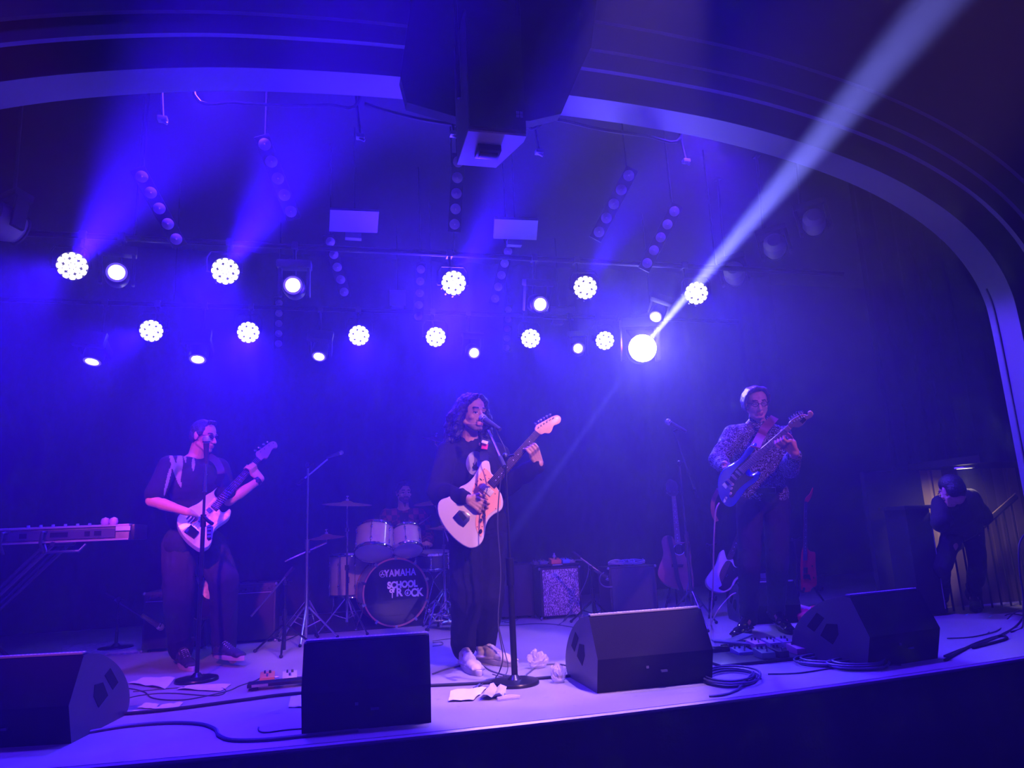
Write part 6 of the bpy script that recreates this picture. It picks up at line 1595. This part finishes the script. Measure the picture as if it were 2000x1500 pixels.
def coil(label, c, rx, ry, n=4, r=.006, mt=BLUC, seed=0, tail=None):
    rnd = random.Random(seed); P = []; c0 = atz(*c); ex = atz(c[0] + rx, c[1]) - c0; ey = atz(c[0], c[1] - ry) - c0
    for k in range(n * 14 + 1):
        a = 2 * PI * k / 14; j = 1 + .14 * math.sin(a * .37 + seed) + rnd.uniform(-.02, .02)
        P.append(c0 + ex * math.cos(a) * j + ey * math.sin(a) * j + V((0, 0, r + (k // 14) * r * 1.3)))
    if tail: P += [atz(*q) + V((0, 0, r)) for q in tail]
    m = MB(); m.tube(catmull(P, 2), r, 6); return tag(m.build('cable_coil', mt), label, 'cable coil', 'coiled cables')
coil('coiled cable on the floor beside the right-centre wedge', (1428, 1327), 52, 14, 4, .006, seed=1, tail=[(1440, 1350), (1410, 1360), (1385, 1362)])
coil('flat coiled cable in front of the far right wedge, nearer the player', (1620, 1295), 62, 9, 4, .006, seed=2)
coil('flat coiled cable in front of the far right wedge, nearer the edge', (1675, 1303), 55, 8, 4, .007, seed=3)
cable('thin cable along the floor in front of the coils', [(1500, 1318), (1560, 1316), (1630, 1306), (1700, 1300), (1760, 1300)], .004)
c = A3.matrix_world
for k in range(3):
    P = []
    for i in range(30):
        a = 2 * PI * i / 14; P.append(c @ V((.12 + k * .10 + .075 * math.cos(a), .10 + .05 * math.sin(a), .484 + .012 * (i / 14) + .006 * math.sin(a * 2 + k) + .03 * max(0, math.sin(a)))))
    m = MB(); m.tube(catmull(P, 2), .006, 6); tag(m.build('cable_coil', mat('cable_light', (.3, .3, .42), .5)), ('left', 'middle', 'right')[k] + ' coil of pale cable lying on top of the dark amplifier', 'cable coil', 'coils on the dark amplifier')
cable('cable looping up from the floor at the far right edge', [(1845, 1284), (1880, 1270), (1925, 1255), (1960, 1240), (1985, 1225), (2005, 1200, 4.2), (2030, 1180, 4.3)], .007)
cable('thin cable arching over the floor at the far right', [(1850, 1248), (1900, 1245), (1950, 1232), (1962, 1215, 4.6), (1985, 1195, 4.55), (2020, 1190, 4.5)], .004)
cable('second thin cable arching near the right edge', [(1930, 1238), (1948, 1218, 4.75), (1968, 1200, 4.75), (1998, 1202, 4.7), (2030, 1212, 4.7)], .004)
cable('cable behind the far right wedge', [(1846, 1292), (1900, 1262), (1950, 1245), (1965, 1246), (1960, 1252), (1900, 1268)], .008, mt=RUBBER)
cable('cable hanging on the arch at the right edge', [(2000, 1045, 4.0), (1992, 1060, 4.0), (1990, 1080, 4.0), (1992, 1120, 4.0), (1998, 1160, 4.0), (1999, 1205, 4.0), (1996, 1228), (1975, 1236)], .006)
# loop of strap hanging off the blue guitar
o = strap('strap_end', [GT.W(*GT.loc(1400, 960), -.03), P_(1394, 975, 4.44), P_(1392, 990, 4.46), P_(1394, 1005, 4.48), P_(1400, 1018, 4.5)], .028, mat('strap_pink', (.35, .12, .2), .6), g3)
# ------------------------------------------------------------------ pedals
def pedal(label, p, yaw, w_=.07, d=.12, h=.045, col=(.4, .4, .45), nk_=2, group='effects pedals', z=0.0, top=None):
    t = empty('effects_pedal', (p[0], p[1], z), label, 'pedal', group, (0, 0, yaw))
    mt = mat('pedal_%d_%d_%d' % tuple(int(c * 100) for c in col), col, .35, coat=.3)
    m = MB(); m._add([(-w_ / 2, -d / 2, 0), (w_ / 2, -d / 2, 0), (w_ / 2, d / 2, 0), (-w_ / 2, d / 2, 0), (-w_ / 2, -d / 2, h * .7), (w_ / 2, -d / 2, h * .7), (w_ / 2, d / 2, h), (-w_ / 2, d / 2, h)], [(0, 1, 2, 3), (7, 6, 5, 4), (0, 4, 5, 1), (1, 5, 6, 2), (2, 6, 7, 3), (3, 7, 4, 0)])
    m.build('case', mt, t, bevel=.003)
    for k in range(nk_):
        m = MB(); m.lathe([(.008, h * .9), (.0065, h * .9 + .016), (0, h * .9 + .016)], 10, Matrix.Translation(((k - (nk_ - 1) / 2) * w_ * .34, d * .22, 0))); m.build('knob', mat('pedal_knob', (.05, .05, .06), .3) if k % 2 else CHROME, t)
    m = MB(); m.lathe([(.008, h * .7), (.007, h * .8 + .012), (0, h * .8 + .012)], 10, Matrix.Translation((0, -d * .28, 0))); m.build('footswitch', CHROME, t)
    m = MB(); m.tube([(w_ / 2, 0, h * .45), (w_ / 2 + .025, 0, h * .45)], .006, 6); m.build('jack', STEEL, t)
    return t
p = atz(540, 1344); yaw = -.1
t = empty('pedalboard', p, 'flat black pedalboard beside the square wedge', 'pedalboard', None, (0, 0, .02))
m = MB(); m.box((.02, .02, .028), (.36, .10, .020)); m.build('board', BLACK, t, bevel=.003)
m = MB()
for sx in (-.12, .16): m.box((sx, .02, .009), (.03, .09, .018))
m.build('feet', RUBBER, t)
m = MB(); m.box((-.09, -.0315, .028), (.09, .002, .014)); m.build('label_strip', mat('label_grey', (.35, .35, .4), .5), t)
pedal('orange effects pedal at the left end of the black pedalboard', atz(522, 1333), .05, .085, .12, .055, (.85, .38, .14))
pedal('white effects pedal beside the orange one on the black pedalboard', atz(566, 1330), .05, .085, .12, .05, (.7, .68, .7))
# right-hand cluster
tb = empty('pedalboard', atz(1490, 1292), 'low dark pedalboard at the feet of the right-hand player', 'pedalboard', None, (0, 0, .0))
m = MB(); m.box((0, .12, .010), (.62, .36, .016)); m.build('board', mat('board_dark', (.03, .03, .04), .4), tb, bevel=.003)
cols = [((1450, 1282), (.25, .25, .5), .10, .12, 'blue-grey pedal at the left front of the right pedalboard'), ((1494, 1290), (.16, .30, .22), .085, .12, 'green pedal at the front of the right pedalboard'), ((1522, 1288), (.04, .04, .05), .07, .11, 'small black pedal next to the green one'),
        ((1566, 1281), (.55, .25, .42), .12, .13, 'wide pink pedal at the right end of the right pedalboard'), ((1478, 1272), (.6, .35, .5), .08, .11, 'pink pedal in the second row, left'), ((1508, 1270), (.4, .4, .55), .08, .11, 'silver-blue pedal in the second row, middle'), ((1535, 1268), (.5, .5, .6), .075, .11, 'silver pedal in the second row, right'), ((1580, 1264), (.08, .08, .12), .09, .10, 'dark pedal behind the wide pink one')]
for px, col, w_, d, lab in cols: pedal(lab, atz(*px), random.uniform(-.15, .15), w_, d, .05, col, 3 if w_ > .08 else 2, 'pedals at the right', .0 if px[0] in (1450, 1580) else .019)
for c, lab in (((1443, 1264), 'long rocker pedal pointing left, at the back of the right pedals'), ((1428, 1272), 'long rocker pedal at the left end of the right pedals')):
    t = empty('rocker_pedal', atz(*c), lab, 'pedal', 'rocker pedals', (0, 0, -1.2 if c[0] == 1443 else 1.25))
    m = MB(); m.box((0, 0, .014), (.10, .25, .026)); m.build('base', BLACK, t, bevel=.003)
    m = MB(); m.box((0, 0, .055), (.085, .24, .012), Matrix.Rotation(.12, 4, 'X')); m.box((0, .0, .035), (.06, .03, .03)); m.build('treadle', mat('treadle_grey', (.2, .2, .3), .4), t, bevel=.002)
for i, c in enumerate((((1396, 1264), (1412, 1261), (1432, 1266), (1431, 1272), (1418, 1271)), ((1411, 1262), (1430, 1260), (1432, 1262), (1416, 1265)))):
    m = MB(); P = [atz(*q) for q in c]; n_ = len(P); m._add([p + V((0, 0, .0005)) for p in P] + [p + V((0, 0, .002)) for p in P], [tuple(range(n_))[::-1], tuple(range(n_, 2 * n_))] + [(k, (k + 1) % n_, n_ + (k + 1) % n_, n_ + k) for k in range(n_)])
    tag(m.build('tape_strip', mat('white_tape', (.9, .8, .8), .5)), ('larger' if i == 0 else 'smaller, rear') + ' strip of white tape left of the right pedals', 'tape', 'white tape strips')
# pedals on top of the sparkling amplifier
c = A1.matrix_world
t = empty('pedalboard', c @ V((w1 / 2 - .02, .10, .4865)), 'small black pedalboard on top of the sparkling amplifier', 'pedalboard')
t.rotation_euler = (0, 0, c.to_euler().z)
m = MB(); m.box((0, 0, .008), (.44, .20, .014)); m.build('board', BLACK, t, bevel=.002)
m = MB(); m.box((0, -.101, .009), (.10, .002, .011)); m.build('label_strip', mat('label_grey'), t)
yaw = c.to_euler().z
for x, y, w_, h, col, lab in ((.00, -.02, .10, .055, (.95, .30, .12), 'bright orange pedal on top of the sparkling amplifier'), (-.12, .0, .075, .04, (.15, .15, .3), 'dark blue pedal left of the orange one on the amplifier'), (.10, -.02, .07, .05, (.15, .3, .8), 'blue pedal right of the orange one on the amplifier'), (.17, .02, .06, .035, (.3, .3, .4), 'grey pedal at the right end on the amplifier'), (-.19, .02, .05, .035, (.1, .1, .13), 'small black pedal at the left end on the amplifier')):
    pedal(lab, c @ V((w1 / 2 - .02 + x, .10 + y, 0)), yaw, w_, .10, h, col, 2, 'pedals on the amplifier', .502)
p = c @ V((w1 / 2 + .0, .17, .502)); m = MB(); m.lathe([(0, 0), (.018, 0), (.018, .07), (.008, .085), (.010, .10), (0, .10)], 14); o = m.build('small_bottle', mat('clear_bottle', (.5, .5, .6), .1, alpha=.7)); o.location = p; tag(o, 'small bottle standing behind the orange pedal on the amplifier', 'bottle')
# ------------------------------------------------------------------ papers, bottles, bag
def paper(label, px, curl=.02, seed=0, mt=None):
    P = [atz(*q) for q in px]; m = MB(); n = 6; vs = []
    for i in range(n + 1):
        for j in range(n + 1):
            u, v = i / n, j / n; p = (P[0] * (1 - u) + P[1] * u) * (1 - v) + (P[3] * (1 - u) + P[2] * u) * v
            vs.append(p + V((0, 0, .002 + curl * abs(noise.noise(V((u * 2 + seed, v * 2, seed)))) + curl * (u - .5) ** 2)))
    k = len(vs); vs += [v + V((0, 0, .0008)) for v in vs]
    f = [(i * (n + 1) + j, i * (n + 1) + j + 1, (i + 1) * (n + 1) + j + 1, (i + 1) * (n + 1) + j) for i in range(n) for j in range(n)]
    m._add(vs, f + [tuple(k + q for q in reversed(g_)) for g_ in f]); return tag(m.build('thin_sheet', mt or mat('paper', (.85, .78, .76), .7)), label, 'paper', 'sheets on the stage floor')
paper('curled pale sheet left of the bassist stand, farthest back', [(250, 1336), (282, 1325), (342, 1326), (322, 1348)], .02, 1)  # pale sheets added for the pink-lit patches on the floor
paper('long pale sheet in front of the bassist stand base', [(345, 1348), (372, 1340), (452, 1338), (430, 1352)], .015, 2)
paper('small pale sheet near the black cable, middle of three', [(268, 1384), (285, 1374), (312, 1377), (300, 1386)], .01, 3)
paper('narrow pale sheet right of the small one near the black cable', [(300, 1386), (320, 1378), (358, 1374), (345, 1385)], .01, 4)
paper('thin pale scrap touching the black cable', [(238, 1390), (258, 1388), (288, 1390), (262, 1394)], .004, 5)
paper('sheet of paper half hidden by the square wedge', [(563, 1383), (568, 1362), (590, 1360), (590, 1383)], .01, 6)
paper('pink-lit sheet in front of the singer stand', [(876, 1372), (880, 1352), (952, 1345), (925, 1370)], .02, 7)
paper('crumpled bluish sheet leaning by the singer stand base', [(936, 1370), (952, 1350), (990, 1347), (984, 1367)], .05, 8, mat('paper_blue', (.5, .5, .75), .6))
for c, lab, r in (((1051, 1305), 'crumpled clear plastic bottle lying farther from the edge', .055), ((1091, 1333), 'crumpled clear plastic bottle lying nearer the edge', .052)):
    p = atz(*c); m = MB(); m.ell((0, 0, r * .82), (r * (1.15 if c[0] < 1060 else .85), r * .8, r * 1.0), 12)
    for v in m.bm.verts:
        k = noise.cell(v.co * 55 + V((c[0], 0, 0))); v.co *= 1 + .22 * (k - .3) * (1 if v.co.z > .02 else .2); v.co.z = max(v.co.z, .001)
    for f in m.bm.faces: f.smooth = False
    o = m.build('crumpled_bottle', mat('clear_plastic', (.85, .75, .85), .06, alpha=.45, spec=1.0, coat=1.0), sharp=0); o.location = p; tag(o, lab, 'bottle', 'crumpled bottles')
m = MB(); q = atz(1005, 1366)
m.tube([q + V((-.09, 0, .01)), q + V((-.02, .01, .012)), q + V((.03, .0, .012))], [.010, .014, .006], 8); tag(m.build('plastic_tube', mat('clear_plastic')), 'small clear plastic tube on the floor by the crumpled sheet', 'tube')
# red bag with a pale collar
p = atz(1588, 1214); S = Soft()
S.ell(p + V((-.02, .02, .05)), (.13, .09, .06)); S.cap(p + V((-.11, .03, .10)), .035, p + V((.12, -.02, .03)), .04); S.cap(p + V((.08, .04, .05)), .045, p + V((.20, .02, .04)), .03)
bg = S.build('red_bag', mat('red_cloth', (.85, .05, .12), .7), p, None, .006, 2, lambda v: .022 * (abs(noise.noise(v * 14)) * 2 - .4))
tag(bg, 'crumpled bright red cloth bag on the floor under the red guitar', 'bag')
S = Soft(); S.cap(p + V((-.09, .02, .115)), .025, p + V((.06, -.03, .075)), .03); S.build('lining', mat('pink_cloth', (.85, .45, .6), .7), p, bg, .006, 2, lambda v: .012 * noise.noise(v * 22))
m = MB(); P = [atz(1540, 1222), atz(1600, 1214), atz(1640, 1218), atz(1600, 1232), atz(1548, 1236)]
m._add([q + V((0, 0, .001)) for q in P] + [q + V((0, 0, .008)) for q in P], [(4, 3, 2, 1, 0), (5, 6, 7, 8, 9)] + [(k, (k + 1) % 5, 5 + (k + 1) % 5, 5 + k) for k in range(5)]); tag(m.build('floor_cloth', mat('pale_cloth', (.5, .45, .6), .8)), 'flat pale cloth spread in front of the red bag', 'cloth')
# ------------------------------------------------------------------ right wing: handrail, downlight, tape marks
t = empty('handrail', (0, 0, 0), 'dark slanted handrail with thin balusters in front of the pale boards', 'handrail')
A_, B_ = aty(1840, 1097, 5.2), aty(1983, 970, 5.2)
m = MB(); u = (B_ - A_).normalized(); m.tube([A_, B_], .028, 8); m.build('rail', mat('rail_black', (.03, .025, .02), .3), t)
m = MB(); m.tube([A_ + V((0, -.006, .028)), B_ + V((0, -.006, .028))], .006, 6); m.build('rail_lit_edge', mat('rail_lit_tone', (.6, .45, .3), .3), t)  # pale strip puts the light on the rail's top edge into colour
for k in range(9):
    f_ = (k + .4) / 9; p = A_ * (1 - f_) + B_ * f_
    m = MB(); m.tube([p, V((p.x, p.y, 0))], .009, 6); m.build('baluster', mat('rail_black'), t)
p = aty(1883, 912, 4.98); dl = empty('downlight', p, 'small warm round ceiling light over the handrail alcove', 'downlight')
m = MB(); m.lathe([(.075, .0), (.075, -.012), (.060, -.014), (.055, .0)], 28); m.build('trim_ring', WHITE, dl)
m = MB(); m.lathe([(0, -.010), (.054, -.008), (.054, 0), (0, 0)], 24); m.build('lamp', mat('warm_lamp', (1, .9, .6), .4, emit=(1, .82, .50), estr=9), dl)
l = spot(p + V((0, 0, -.03)), p + V((.05, .12, -1)), 24, 165, (1.0, .72, .42), 1.0, .05)
t = empty('cabinet', aty(1786, 1100, 5.15), 'narrow dark cabinet left of the person in the wing', 'cabinet'); t.location.z = 0
tz = aty(1786, 991, 5.15).z
m = MB(); m.box((0, 0, tz), (.30, .30, .03)); m.build('tabletop', BLACK, t, bevel=.004)
m = MB(); m.box((0, 0, tz / 2), (.24, .24, tz - .03)); m.build('cabinet_body', mat('cabinet_black', (.010, .010, .012), .9), t, bevel=.004)
m = MB(); m.box((.121, -.121, tz / 2), (.006, .006, tz - .1)); m.build('edge_trim', mat('trim_silver'), t)
for k, (x, y) in enumerate(((1861, 1198), (1889, 1200), (1934, 1204), (1974, 1208))):
    P = [atz(x - 5, y + 2), atz(x + 1, y - 1), atz(x + 5, y - 2), atz(x - 1, y + 2)]
    m = MB(); m._add([q + V((0, 0, .0005)) for q in P] + [q + V((0, 0, .002)) for q in P], [(3, 2, 1, 0), (4, 5, 6, 7), (0, 1, 5, 4), (1, 2, 6, 5), (2, 3, 7, 6), (3, 0, 4, 7)])
    tag(m.build('glow_tape', mat('glow_tape', (.4, .95, .8), .5)), ('first', 'second', 'third', 'fourth')[k] + ' pale green tape mark from the left, on the floor by the alcove', 'tape mark', 'green tape marks')
